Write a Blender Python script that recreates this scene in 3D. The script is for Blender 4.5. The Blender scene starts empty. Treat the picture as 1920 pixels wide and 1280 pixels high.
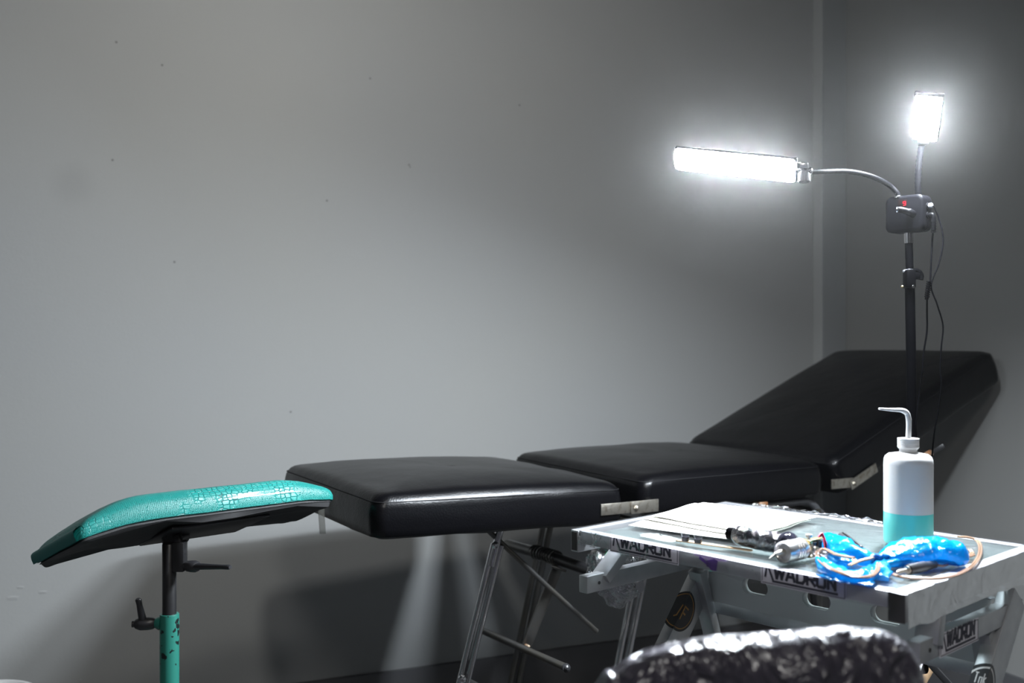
import bpy, bmesh, math, random
from mathutils import Vector, Matrix, noise
V = Vector
random.seed(7)
C = bpy.context.scene.collection
S = bpy.context.scene
# ---------------------------------------------------------------- camera
H = 1.16
F = 1866.7
cd = bpy.data.cameras.new('camera'); cam = bpy.data.objects.new('camera', cd); C.objects.link(cam)
cam.location = (0, 0, H); cam.rotation_euler = (math.pi/2, 0, 0)
cd.lens = 35; cd.sensor_width = 36; cd.clip_start = .05
cd.dof.use_dof = True; cd.dof.focus_distance = 1.85; cd.dof.aperture_fstop = 3.3
S.camera = cam
S.view_settings.view_transform = 'Standard'; S.view_settings.look = 'None'
S.view_settings.exposure = 0.0; S.view_settings.gamma = 1; S.view_settings.use_curve_mapping = False
# ---------------------------------------------------------------- world (closed room, almost no sky)
w = bpy.data.worlds.new('world'); S.world = w; w.use_nodes = True
w.node_tree.nodes['Background'].inputs[0].default_value = (.5, .52, .55, 1)
w.node_tree.nodes['Background'].inputs[1].default_value = .02
hz = w.node_tree.nodes.new('ShaderNodeVolumeScatter')      # faint haze added to imitate lens bloom around the bare lamps
hz.inputs['Density'].default_value = .0026; hz.inputs['Anisotropy'].default_value = .95
w.node_tree.links.new(hz.outputs[0], w.node_tree.nodes['World Output'].inputs['Volume'])

def at(px, py, Y):                       # a pixel of the 1920x1280 frame at distance Y
    return V(((px-960)/F*Y, Y, H-(py-640)/F*Y))
# room frame: e along the back wall, n from the back wall into the room
E = V((.9205, .3907, 0)).normalized(); N = V((.3907, -.9205, 0)).normalized(); UP = V((0, 0, 1))
RC = V((1.2171, 3.7346, 0))              # corner of back wall and right wall
def R(e, n, z): return RC + E*e + N*n + UP*z

def area(name, loc, target, sx, sy, power, color, spread=180):
    l = bpy.data.lights.new(name, 'AREA'); l.shape = 'RECTANGLE'; l.size = sx; l.size_y = sy
    l.energy = power; l.color = color; l.spread = math.radians(spread)
    o = bpy.data.objects.new(name, l); C.objects.link(o); o.location = loc
    o.rotation_euler = (V(target)-V(loc)).to_track_quat('-Z', 'Y').to_euler()
    return o
LA = V((.12, .70, 2.60)); TA = at(520, 200, 3.2)      # wall-washing ceiling spot behind the camera
area('ceiling_spot_lamp', LA, TA, .20, .20, 10.5, (1, .985, .94), 100)
LB = R(-2.6, 3.9, 2.70)
area('ceiling_light_lamp', LB, LB-UP, .5, .5, 30, (1, .98, .94))
TUBE_E = 1250.0; BAR_E = 2300.0

# ---------------------------------------------------------------- materials
def nodes(m):
    nt = m.node_tree; return nt, nt.nodes, nt.links, nt.nodes['Principled BSDF']
def mat(name, col, rough=.5, metal=0, bump=None, coat=0, spec=.5, trans=0, sss=0, var=None, emis=None, alpha=1):
    m = bpy.data.materials.new(name); m.use_nodes = True
    nt, n, l, p = nodes(m)
    p.inputs['Base Color'].default_value = (*col, 1); p.inputs['Roughness'].default_value = rough
    p.inputs['Metallic'].default_value = metal; p.inputs['Specular IOR Level'].default_value = spec
    p.inputs['Coat Weight'].default_value = coat; p.inputs['Coat Roughness'].default_value = .08
    p.inputs['Transmission Weight'].default_value = trans
    p.inputs['Alpha'].default_value = alpha
    if sss:
        p.inputs['Subsurface Weight'].default_value = sss; p.inputs['Subsurface Radius'].default_value = (.02, .02, .02)
    tc = n.new('ShaderNodeTexCoord')
    if var:                                # (scale, second colour, low, high)
        t = n.new('ShaderNodeTexNoise'); t.inputs['Scale'].default_value = var[0]; t.inputs['Detail'].default_value = 6
        r = n.new('ShaderNodeValToRGB'); r.color_ramp.elements[0].position = var[2]; r.color_ramp.elements[1].position = var[3]
        r.color_ramp.elements[0].color = (*col, 1); r.color_ramp.elements[1].color = (*var[1], 1)
        l.new(tc.outputs['Object'], t.inputs[0]); l.new(t.outputs[0], r.inputs[0]); l.new(r.outputs[0], p.inputs['Base Color'])
    if bump:                               # (scale, strength, distance)
        t = n.new('ShaderNodeTexNoise'); t.inputs['Scale'].default_value = bump[0]; t.inputs['Detail'].default_value = 4
        b = n.new('ShaderNodeBump'); b.inputs['Strength'].default_value = bump[1]; b.inputs['Distance'].default_value = bump[2]
        l.new(tc.outputs['Object'], t.inputs[0]); l.new(t.outputs[0], b.inputs['Height']); l.new(b.outputs[0], p.inputs['Normal'])
    if emis:
        p.inputs['Emission Color'].default_value = (*emis[0], 1); p.inputs['Emission Strength'].default_value = emis[1]
    return m

def wall_mat(name, col, marks=()):
    m = mat(name, col, .62, spec=.3)
    nt, n, l, p = nodes(m)
    g = n.new('ShaderNodeNewGeometry')
    t1 = n.new('ShaderNodeTexNoise'); t1.inputs['Scale'].default_value = 9; t1.inputs['Detail'].default_value = 3
    t2 = n.new('ShaderNodeTexNoise'); t2.inputs['Scale'].default_value = 120; t2.inputs['Detail'].default_value = 5; t2.inputs['Roughness'].default_value = .6
    t3 = n.new('ShaderNodeTexNoise'); t3.inputs['Scale'].default_value = 1.2; t3.inputs['Detail'].default_value = 2
    for t in (t1, t2, t3): l.new(g.outputs['Position'], t.inputs[0])
    b1 = n.new('ShaderNodeBump'); b1.inputs['Strength'].default_value = .5; b1.inputs['Distance'].default_value = .0012
    b2 = n.new('ShaderNodeBump'); b2.inputs['Strength'].default_value = .35; b2.inputs['Distance'].default_value = .0008
    l.new(t1.outputs[0], b1.inputs['Height']); l.new(t2.outputs[0], b2.inputs['Height']); l.new(b1.outputs[0], b2.inputs['Normal'])
    mx = n.new('ShaderNodeMix'); mx.data_type = 'RGBA'
    mx.inputs[6].default_value = (col[0]*.95, col[1]*.97, col[2]*1.0, 1); mx.inputs[7].default_value = (col[0]*1.05, col[1]*1.04, col[2]*1.0, 1)
    l.new(t3.outputs[0], mx.inputs[0])
    last = mx.outputs[2]; hb = None
    for (pt, rad, dark) in marks:          # chips and stains in the paint
        d = n.new('ShaderNodeVectorMath'); d.operation = 'DISTANCE'; d.inputs[1].default_value = pt; l.new(g.outputs['Position'], d.inputs[0])
        mr = n.new('ShaderNodeMapRange'); mr.inputs['From Min'].default_value = rad*.3; mr.inputs['From Max'].default_value = rad
        mr.inputs['To Min'].default_value = dark; mr.inputs['To Max'].default_value = 0; l.new(d.outputs['Value'], mr.inputs['Value'])
        k = n.new('ShaderNodeMix'); k.data_type = 'RGBA'; k.inputs[7].default_value = (col[0]*.35, col[1]*.35, col[2]*.35, 1)
        l.new(mr.outputs[0], k.inputs[0]); l.new(last, k.inputs[6]); last = k.outputs[2]
    l.new(last, p.inputs['Base Color']); l.new(b2.outputs[0], p.inputs['Normal'])
    return m

def wallpt(px, py):                        # point of the back wall seen at a pixel
    a = (px-960)/F; Y = 3.218/(1-.4244*a); return at(px, py, Y)
marks = [(wallpt(*q), .0046, .85) for q in ((218, 79), (304, 122), (694, 147), (211, 300), (327, 491), (613, 376), (545, 772), (974, 197))]
marks += [(wallpt(767, 309), .005, .7), (wallpt(769, 313), .004, .7), (wallpt(135, 345), .07, .12)]
M = {}
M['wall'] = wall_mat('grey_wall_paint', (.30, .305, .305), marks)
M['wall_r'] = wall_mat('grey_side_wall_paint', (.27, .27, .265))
M['column'] = wall_mat('shaded_grey_column_paint', (.24, .25, .26))  # grey darkened so the column front reads as its shaded side
M['lit_face'] = wall_mat('lit_column_face_paint', (.42, .43, .43))  # lighter grey that paints light onto the column's narrow side
M['ceil'] = mat('dark_ceiling_paint', (.10, .10, .11), .8)
M['wall_d'] = mat('charcoal_wall_paint', (.07, .07, .075), .7, bump=(90, .2, .001))
M['floor'] = mat('dark_floor', (.07, .07, .075), .45, bump=(30, .2, .002), var=(5, (.10, .10, .10), .3, .7))
M['base'] = mat('dark_baseboard', (.10, .10, .105), .5, bump=(60, .2, .001))
def leather(name, col, rough, scale=260, st=.35, dist=.0006):
    m = mat(name, col, rough, spec=.17, coat=.13); nt, n, l, p = nodes(m); p.inputs['Coat Roughness'].default_value = .25
    tc = n.new('ShaderNodeTexCoord')
    v = n.new('ShaderNodeTexVoronoi'); v.inputs['Scale'].default_value = scale; l.new(tc.outputs['Object'], v.inputs['Vector'])
    t = n.new('ShaderNodeTexNoise'); t.inputs['Scale'].default_value = 14; t.inputs['Detail'].default_value = 3; l.new(tc.outputs['Object'], t.inputs[0])
    b = n.new('ShaderNodeBump'); b.inputs['Strength'].default_value = st; b.inputs['Distance'].default_value = dist; l.new(v.outputs['Distance'], b.inputs['Height'])
    b2 = n.new('ShaderNodeBump'); b2.inputs['Strength'].default_value = .35; b2.inputs['Distance'].default_value = .004
    l.new(t.outputs[0], b2.inputs['Height']); l.new(b.outputs[0], b2.inputs['Normal']); l.new(b2.outputs[0], p.inputs['Normal'])
    return m
M['leather'] = leather('black_leather', (.0015, .0015, .0021), .32)
M['vinyl'] = mat('black_backing_vinyl', (.015, .015, .016), .6, bump=(12, .5, .006))
M['thread'] = mat('black_thread', (.006, .006, .007), .6, spec=.15)
M['chrome'] = mat('chrome', (.62, .62, .63), .12, 1, bump=(40, .15, .0005))
M['steel_grey'] = mat('grey_powder_coat', (.16, .165, .18), .3, .6)
M['steel_dark'] = mat('dark_steel', (.10, .10, .10), .35, .8, bump=(50, .3, .0006), var=(9, (.13, .12, .10), .4, .7))
M['blackmetal'] = mat('black_painted_metal', (.012, .012, .013), .35, 0, bump=(80, .2, .0004))
M['nickel'] = mat('brushed_nickel', (.55, .52, .46), .38, 1, bump=(150, .5, .0008), var=(60, (.36, .31, .25), .45, .62))
M['rust'] = mat('rusty_metal', (.32, .14, .06), .6, .5, bump=(90, .6, .001), var=(70, (.45, .35, .25), .4, .6))
M['alu'] = mat('aluminium', (.52, .53, .54), .42, .75, bump=(90, .2, .0005), var=(25, (.42, .43, .45), .35, .7))
M['alu_dark'] = mat('inner_tube_shade', (.03, .03, .03), .6)
M['panel'] = mat('painted_aluminium_panel', (.72, .74, .73), .45, 0, bump=(40, .1, .0005))
M['glass'] = mat('green_glass', (.15, .185, .18), .14, 0, spec=.6)
def see_through(m, tint, fac):             # let light and sight pass partly through
    nt = m.node_tree; n = nt.nodes; l = nt.links; tr = n.new('ShaderNodeBsdfTransparent'); tr.inputs[0].default_value = (*tint, 1)
    mx = n.new('ShaderNodeMixShader'); mx.inputs[0].default_value = fac
    l.new(n['Principled BSDF'].outputs[0], mx.inputs[1]); l.new(tr.outputs[0], mx.inputs[2]); l.new(mx.outputs[0], n['Material Output'].inputs[0])
see_through(M['glass'], (.88, .93, .92), .38)
M['sticker'] = mat('white_sticker', (.72, .70, .76), .4)
M['ink'] = mat('sticker_ink', (.015, .012, .03), .5)
M['gold'] = mat('gold_print', (.45, .22, .05), .4)
M['green'] = mat('green_sticker', (.01, .16, .05), .4)
M['white'] = mat('white_print', (.75, .75, .75), .5)
M['purple'] = mat('purple_marker_ink', (.10, .035, .26), .4)
M['violet'] = mat('violet_ink_smear', (.38, .28, .50), .35)
M['blackplastic'] = mat('black_plastic', (.018, .018, .02), .38, bump=(120, .15, .0004))
M['greyplastic'] = mat('dark_grey_plastic', (.0010, .0010, .0013), .4, spec=.012)
M['neck'] = mat('black_flexible_neck', (.0006, .0006, .0008), .5, spec=.008)
M['display'] = mat('display_window', (.002, .001, .001), .5, spec=.0)
M['digit'] = mat('red_digit', (.1, 0, 0), .5, emis=((1, .02, .06), 1.6), spec=0)
M['tube_led'] = mat('led_diffuser', (.9, .9, .9), .5, emis=((.86, .93, 1), TUBE_E))
M['bar_led'] = mat('led_panel_diffuser', (.9, .9, .9), .5, emis=((.86, .93, 1), BAR_E))
M['ceil_led'] = mat('ceiling_panel_diffuser', (.9, .9, .9), .5, emis=((1, .97, .92), 4))
M['teal_paint'] = mat('chipped_teal_paint', (.02, .22, .17), .32, 0)
def chips(m, base, dark):
    nt, n, l, p = nodes(m); tc = n.new('ShaderNodeTexCoord')
    t = n.new('ShaderNodeTexNoise'); t.inputs['Scale'].default_value = 85; t.inputs['Detail'].default_value = 2
    t2 = n.new('ShaderNodeTexNoise'); t2.inputs['Scale'].default_value = 14; t2.inputs['Detail'].default_value = 1
    l.new(tc.outputs['Object'], t.inputs[0]); l.new(tc.outputs['Object'], t2.inputs[0])
    a = n.new('ShaderNodeMath'); a.operation = 'MULTIPLY_ADD'; a.inputs[1].default_value = .6
    l.new(t2.outputs[0], a.inputs[0]); l.new(t.outputs[0], a.inputs[2])
    r = n.new('ShaderNodeValToRGB'); r.color_ramp.elements[0].position = .0; r.color_ramp.elements[1].position = 1
    r.color_ramp.interpolation = 'CONSTANT'; r.color_ramp.elements[0].color = (*base, 1)
    r.color_ramp.elements[1].position = .955; r.color_ramp.elements[1].color = (*dark, 1)
    l.new(a.outputs[0], r.inputs[0]); l.new(r.outputs[0], p.inputs['Base Color'])
chips(M['teal_paint'], (.016, .135, .105), (.004, .008, .008))
def snakeskin():
    m = mat('teal_snakeskin', (.02, .42, .38), .42, spec=.33, coat=.06); nt, n, l, p = nodes(m)
    uv = n.new('ShaderNodeUVMap')
    mp = n.new('ShaderNodeMapping'); mp.inputs['Scale'].default_value = (1, 1.6, 1); l.new(uv.outputs[0], mp.inputs[0])
    vs = []
    for sc in (300, 90):
        v = n.new('ShaderNodeTexVoronoi'); v.feature = 'DISTANCE_TO_EDGE'; v.inputs['Scale'].default_value = sc; v.inputs['Randomness'].default_value = .45
        l.new(mp.outputs[0], v.inputs['Vector'])
        q = n.new('ShaderNodeMapRange'); q.inputs['From Max'].default_value = .12; l.new(v.outputs['Distance'], q.inputs['Value']); vs.append(q)
    wv = n.new('ShaderNodeTexNoise'); wv.inputs['Scale'].default_value = 9; l.new(uv.outputs[0], wv.inputs[0])
    r = n.new('ShaderNodeValToRGB'); r.color_ramp.elements[0].position = .52; r.color_ramp.elements[1].position = .57
    l.new(wv.outputs[0], r.inputs[0])
    mx = n.new('ShaderNodeMix'); l.new(r.outputs[0], mx.inputs[0]); l.new(vs[0].outputs[0], mx.inputs[2]); l.new(vs[1].outputs[0], mx.inputs[3])
    cr = n.new('ShaderNodeValToRGB'); cr.color_ramp.elements[0].color = (.001, .040, .040, 1); cr.color_ramp.elements[1].color = (.009, .185, .165, 1)
    cr.color_ramp.elements[1].position = .6
    l.new(mx.outputs[0], cr.inputs[0]); l.new(cr.outputs[0], p.inputs['Base Color'])
    b = n.new('ShaderNodeBump'); b.inputs['Strength'].default_value = .7; b.inputs['Distance'].default_value = .0012
    l.new(mx.outputs[0], b.inputs['Height']); l.new(b.outputs[0], p.inputs['Normal'])
    return m
M['snake'] = snakeskin()
M['teal_end'] = mat('teal_vinyl', (.006, .13, .12), .5, bump=(200, .2, .0004))
M['paper'] = mat('white_paper_towel', (.85, .84, .79), .9, bump=(300, .3, .0006))
M['wood'] = mat('pale_wood', (.42, .28, .16), .6, bump=(80, .3, .0005))
M['brownwood'] = mat('reddish_wood', (.20, .07, .035), .5, bump=(40, .3, .001))
M['inkblack'] = mat('black_ink_liquid', (.002, .0015, .004), .4, spec=.1)
M['machine'] = mat('black_enamel', (.012, .012, .02), .12, coat=.6)
M['alu_bright'] = mat('bright_turned_aluminium', (.78, .77, .76), .3, 1, bump=(200, .15, .0003))
M['brass'] = mat('brass', (.42, .32, .14), .35, 1, bump=(200, .3, .0005))
M['red'] = mat('red_wire', (.55, .02, .06), .4)
M['copper'] = mat('copper_clear_cable', (.30, .19, .13), .25, .3, coat=.4)
M['cable'] = mat('black_cable', (.0012, .0012, .0016), .35, spec=.04)
M['lampblack'] = mat('matt_black_plastic', (.0008, .0008, .001), .35, spec=.03)
M['bottle'] = mat('milky_polyethylene', (.50, .50, .50), .3, trans=0, sss=.2, bump=(38, .35, .002))
M['whitebin'] = mat('white_plastic', (.8, .8, .8), .4)
M['tape'] = mat('clear_tape', (.40, .41, .40), .3, alpha=.5)

def film(name, tint, gloss, bscale, bstr, bdist, clear=.8, stretch=(1, 1, 1), edge=.9):
    """thin clear plastic: mostly see-through, with sharp wrinkled reflections"""
    m = bpy.data.materials.new(name); m.use_nodes = True; nt = m.node_tree; n = nt.nodes; l = nt.links
    n.remove(n['Principled BSDF']); out = n['Material Output']
    tr = n.new('ShaderNodeBsdfTransparent'); tr.inputs[0].default_value = (*tint, 1)
    gl = n.new('ShaderNodeBsdfGlossy'); gl.inputs['Roughness'].default_value = gloss
    df = n.new('ShaderNodeBsdfDiffuse'); df.inputs[0].default_value = (.8, .8, .85, 1)
    tc = n.new('ShaderNodeTexCoord'); mp = n.new('ShaderNodeMapping'); mp.inputs['Scale'].default_value = stretch; l.new(tc.outputs['Object'], mp.inputs[0])
    t = n.new('ShaderNodeTexNoise'); t.inputs['Scale'].default_value = bscale; t.inputs['Detail'].default_value = 4; t.inputs['Distortion'].default_value = .8
    l.new(mp.outputs[0], t.inputs[0])
    b = n.new('ShaderNodeBump'); b.inputs['Strength'].default_value = bstr; b.inputs['Distance'].default_value = bdist
    l.new(t.outputs[0], b.inputs['Height']); l.new(b.outputs[0], gl.inputs['Normal'])
    fr = n.new('ShaderNodeLayerWeight'); fr.inputs['Blend'].default_value = .25; l.new(b.outputs[0], fr.inputs['Normal'])
    mr = n.new('ShaderNodeMapRange'); mr.inputs['To Min'].default_value = 1-clear; mr.inputs['To Max'].default_value = edge; l.new(fr.outputs['Fresnel'], mr.inputs['Value'])
    m1 = n.new('ShaderNodeMixShader'); m1.inputs[0].default_value = .012; l.new(tr.outputs[0], m1.inputs[1]); l.new(df.outputs[0], m1.inputs[2])
    m2 = n.new('ShaderNodeMixShader'); l.new(mr.outputs[0], m2.inputs[0]); l.new(m1.outputs[0], m2.inputs[1]); l.new(gl.outputs[0], m2.inputs[2])
    l.new(m2.outputs[0], out.inputs[0]); return m
M['film'] = film('clear_cling_film', (.97, .97, .98), .08, 38, .8, .004, .90, (1, 1, 1))
M['film_top'] = film('stretched_cling_film', (.97, .97, .98), .16, 30, .5, .003, .88)
M['film_crumple'] = film('crumpled_clear_film', (.9, .9, .93), .06, 45, 1, .012, .55)
M['film_pen'] = film('clear_film_on_machine', (.95, .95, .97), .06, 60, 1, .01, .80, edge=.85)
M['cap_clear'] = film('clear_cup', (.95, .96, .97), .05, 5, .1, .001, .97, edge=.30)
def chair_mat():
    m = mat('black_vinyl_under_film', (.040, .035, .052), .4, coat=.9); nt, n, l, p = nodes(m); p.inputs['Coat Roughness'].default_value = .16
    tc = n.new('ShaderNodeTexCoord')
    mp = n.new('ShaderNodeMapping'); mp.inputs['Scale'].default_value = (1.3, 1, .8); mp.inputs['Rotation'].default_value = (0, .5, 0); l.new(tc.outputs['Object'], mp.inputs[0])
    t = n.new('ShaderNodeTexNoise'); t.inputs['Scale'].default_value = 22; t.inputs['Detail'].default_value = 3; t.inputs['Distortion'].default_value = 1.2
    l.new(mp.outputs[0], t.inputs[0])
    b = n.new('ShaderNodeBump'); b.inputs['Strength'].default_value = 1; b.inputs['Distance'].default_value = .03
    l.new(t.outputs[0], b.inputs['Height']); l.new(b.outputs[0], p.inputs['Coat Normal']); l.new(b.outputs[0], p.inputs['Normal'])
    return m
M['chair'] = chair_mat()
def blue_mat():
    m = mat('blue_plastic_sleeve', (.0, .20, .40), .2, spec=.5, coat=.5, bump=(55, 1, .006)); nt, n, l, p = nodes(m)
    out = n['Material Output']; tl = n.new('ShaderNodeBsdfTranslucent'); tl.inputs[0].default_value = (0, .45, .8, 1)
    tr = n.new('ShaderNodeBsdfTransparent'); tr.inputs[0].default_value = (.05, .55, 1, 1)
    m1 = n.new('ShaderNodeMixShader'); m1.inputs[0].default_value = .30; m2 = n.new('ShaderNodeMixShader'); m2.inputs[0].default_value = .18
    l.new(p.outputs[0], m1.inputs[1]); l.new(tl.outputs[0], m1.inputs[2]); l.new(m1.outputs[0], m2.inputs[1]); l.new(tr.outputs[0], m2.inputs[2]); l.new(m2.outputs[0], out.inputs[0])
    return m
M['blue'] = blue_mat()
M['bluedark'] = mat('navy_sleeve_end', (.0, .06, .25), .3, coat=.5)
M['liquid'] = mat('teal_soap_behind_polyethylene', (.07, .50, .46), .3, sss=.2)

# ---------------------------------------------------------------- mesh helpers
def wloc(o):
    v = V((0, 0, 0))
    while o: v = v + o.location; o = o.parent
    return v
def obj(name, bm, m, parent=None, smooth=True, label=None, origin=None):
    """link a bmesh given in world coordinates as ONE object under parent (roots are never rotated)"""
    bmesh.ops.recalc_face_normals(bm, faces=bm.faces)
    xs = [v.co for v in bm.verts]
    lo = V([min(v[i] for v in xs) for i in range(3)]); hi = V([max(v[i] for v in xs) for i in range(3)])
    o0 = origin if origin else V(((lo.x+hi.x)/2, (lo.y+hi.y)/2, lo.z))
    bmesh.ops.translate(bm, verts=bm.verts, vec=-o0)
    me = bpy.data.meshes.new(name); bm.to_mesh(me); bm.free()
    me.materials.append(m)
    if smooth:
        for p in me.polygons: p.use_smooth = True
        me.set_sharp_from_angle(angle=math.radians(38))
    o = bpy.data.objects.new(name, me); C.objects.link(o)
    if parent: o.parent = parent; o.location = o0 - wloc(parent)
    else: o.location = o0
    if label: o['label'] = label
    return o
def thing(name, label, cat, loc, group=None):
    o = bpy.data.objects.new(name, None); C.objects.link(o); o.location = loc; o.empty_display_size = .05
    o['label'] = label; o['category'] = cat
    if group: o['group'] = group
    return o
def tag(o, label, cat, group=None, kind=None):
    o['label'] = label; o['category'] = cat
    if group: o['group'] = group
    if kind: o['kind'] = kind
    return o
def struct(name, bm, m, label=None, parent=None):
    o = obj(name, bm, m, parent, smooth=False); o['kind'] = 'structure'
    if label: o['label'] = label; o['category'] = name.split('_')[0]
    return o
def add_box(bm, c, ax, dims, bev=0, seg=2):
    """ax: three unit vectors; dims: full sizes; c: centre"""
    vs = []
    for i in (-.5, .5):
        for j in (-.5, .5):
            for k in (-.5, .5):
                vs.append(bm.verts.new(c+ax[0]*dims[0]*i+ax[1]*dims[1]*j+ax[2]*dims[2]*k))
    fs = [bm.faces.new([vs[q] for q in f]) for f in ((0, 1, 3, 2), (4, 6, 7, 5), (0, 4, 5, 1), (2, 3, 7, 6), (0, 2, 6, 4), (1, 5, 7, 3))]
    if bev:
        ed = list({e for f in fs for e in f.edges})
        bmesh.ops.bevel(bm, geom=ed, offset=bev, segments=seg, profile=.5, affect='EDGES')
    return bm
def frame_of(d, up=UP):
    d = d.normalized()
    if abs(d.dot(up)) > .98: up = V((1, 0, 0))
    s = d.cross(up).normalized(); return d, s, s.cross(d).normalized()
def beam(bm, p0, p1, wid, hei, up=UP, bev=.0015):
    d, s, u = frame_of(p1-p0, up); add_box(bm, (p0+p1)/2, (d, s, u), ((p1-p0).length, wid, hei), bev); return bm
def smoothpath(pts, n=8):
    """Catmull-Rom through the points"""
    if len(pts) < 3: return pts
    P = [pts[0]*2-pts[1]]+list(pts)+[pts[-1]*2-pts[-2]]; out = []
    for i in range(1, len(P)-2):
        for k in range(n):
            t = k/n; a, b, c, d = P[i-1], P[i], P[i+1], P[i+2]
            out.append(.5*((2*b)+(c-a)*t+(2*a-5*b+4*c-d)*t*t+(3*b-a-3*c+d)*t**3))
    out.append(P[-2]); return out
def tube(bm, pts, r, seg=14, flat=1, up=UP, noise_amp=0, nscale=20, caps=True):
    rs = r if isinstance(r, (list, tuple)) else [r]*len(pts)
    d = (pts[1]-pts[0]).normalized(); d, s, u = frame_of(d, up)
    rings = []
    for i, p in enumerate(pts):
        if i: 
            a = pts[i]-pts[i-1]; b = (pts[i+1]-pts[i]) if i+1 < len(pts) else a
            nd = (a.normalized()+b.normalized()).normalized()
            s = (s-nd*s.dot(nd)).normalized(); u = s.cross(nd).normalized()
        ring = []
        for k in range(seg):
            an = 2*math.pi*k/seg; dirv = s*math.cos(an)+u*math.sin(an)*flat
            rr = rs[i]
            if noise_amp: rr *= 1+noise_amp*(noise.noise((p+dirv*.03)*nscale)+.5*noise.noise((p+dirv*.02)*nscale*2.7))
            ring.append(bm.verts.new(p+dirv*rr))
        rings.append(ring)
    for a, b in zip(rings, rings[1:]):
        for k in range(seg): bm.faces.new((a[k], a[(k+1) % seg], b[(k+1) % seg], b[k]))
    if caps: bm.faces.new(rings[0][::-1]); bm.faces.new(rings[-1])
    return bm
def lathe(bm, base, axis, prof, seg=32):
    d, s, u = frame_of(axis); rings = []
    for (r, h) in prof:
        r = max(r, 1e-5); rings.append([bm.verts.new(base+d*h+(s*math.cos(2*math.pi*k/seg)+u*math.sin(2*math.pi*k/seg))*r) for k in range(seg)])
    for a, b in zip(rings, rings[1:]):
        for k in range(seg): bm.faces.new((a[k], a[(k+1) % seg], b[(k+1) % seg], b[k]))
    bm.faces.new(rings[0][::-1]); bm.faces.new(rings[-1]); return bm
def rrect(a, b, r, n=8, per=7):
    """outline of a rounded rectangle, half sizes a, b, counter-clockwise"""
    r = min(r, a*.98, b*.98); out = []
    for cx, cy, a0 in ((a-r, b-r, 0), (-a+r, b-r, 90), (-a+r, -b+r, 180), (a-r, -b+r, 270)):
        arc = [(cx+r*math.cos(math.radians(a0+90*k/n)), cy+r*math.sin(math.radians(a0+90*k/n))) for k in range(n+1)]
        if out:
            x0, y0 = out[-1]; x1, y1 = arc[0]
            out += [(x0+(x1-x0)*k/per, y0+(y1-y0)*k/per) for k in range(1, per)]
        out += arc
    x0, y0 = out[-1]; x1, y1 = out[0]
    out += [(x0+(x1-x0)*k/per, y0+(y1-y0)*k/per) for k in range(1, per)]
    return out
def cushion(bm, c, U, W, T, lu, lw, th, R_=.035, edge=.014, crown=.012, amp=.0012, uv=False, wob=0):
    """upholstered slab: c = centre of the underside, U, W in plane, T up"""
    a, b = lu/2, lw/2; base = rrect(a, b, R_)
    rings = []
    def ring(ins, z, sc=1):
        r = []
        for (x, y) in base:
            k = V((x*(a-ins)/a*sc, y*(b-ins)/b*sc))
            zz = z
            if sc <= 1 and z > th*.9:
                q = max(0, (1-(k.x/a)**4))*max(0, (1-(k.y/b)**4)); zz = z+crown*q
            p = c+U*k.x+W*k.y+T*zz
            nn = noise.noise(p*11)*amp+noise.noise(p*37)*amp*.5
            if wob and z <= .002: nn += noise.noise(p*16)*wob
            r.append(bm.verts.new(p+T*nn+(U*(x/a)+W*(y/b))*noise.noise(p*19+V((3, 0, 0)))*amp*1.2))
        rings.append(r)
    for sc in (.15, .5, .8): ring(.012, 0, sc)
    ring(.010, 0); ring(.003, .001); ring(0, .006)
    for k in range(1, 5): ring(-.002*math.sin(math.pi*k/5), .006+(th-edge-.006)*k/5)
    for k in range(0, 6):
        an = math.pi/2*k/5; ring(edge*(1-math.cos(an)), th-edge+edge*math.sin(an))
    for sc in (.97, .93, .87, .78, .66, .5, .33, .15): ring(edge, th, sc)
    m = len(base)
    for A, B in zip(rings, rings[1:]):
        for k in range(m): bm.faces.new((A[k], A[(k+1) % m], B[(k+1) % m], B[k]))
    bm.faces.new(rings[0][::-1]); bm.faces.new(rings[-1])
    return rings
def seam_on(c, U, W, T, lu, lw, th, R_, ins, z):
    pts = [c+U*(x*(lu/2-ins)/(lu/2))+W*(y*(lw/2-ins)/(lw/2))+T*z for x, y in rrect(lu/2, lw/2, R_)]
    return pts+[pts[0]]
def grid(bm, fn, nu, nv):
    g = [[bm.verts.new(fn(i/nu, j/nv)) for j in range(nv+1)] for i in range(nu+1)]
    for i in range(nu):
        for j in range(nv): bm.faces.new((g[i][j], g[i+1][j], g[i+1][j+1], g[i][j+1]))
    return g
def B(): return bmesh.new()

# ================================================================= the room
def slab(e0, e1, n0, n1, z0, z1):
    bm = B(); add_box(bm, R((e0+e1)/2, (n0+n1)/2, (z0+z1)/2), (E, N, UP), (e1-e0, n1-n0, z1-z0)); return bm
L0, D0, HC = -4.6, 5.2, 2.75
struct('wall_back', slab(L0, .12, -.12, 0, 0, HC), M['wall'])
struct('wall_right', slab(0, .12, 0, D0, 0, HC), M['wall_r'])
struct('wall_left', slab(L0-.12, L0, -.12, D0, 0, HC), M['wall_d'])
struct('wall_front', slab(L0-.12, .12, D0, D0+.12, 0, HC), M['wall_d'])
struct('floor', slab(L0-.12, .12, -.12, D0+.12, -.1, 0), M['floor'])
struct('ceiling', slab(L0-.12, .12, -.12, D0+.12, HC, HC+.1), M['ceil'])
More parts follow.
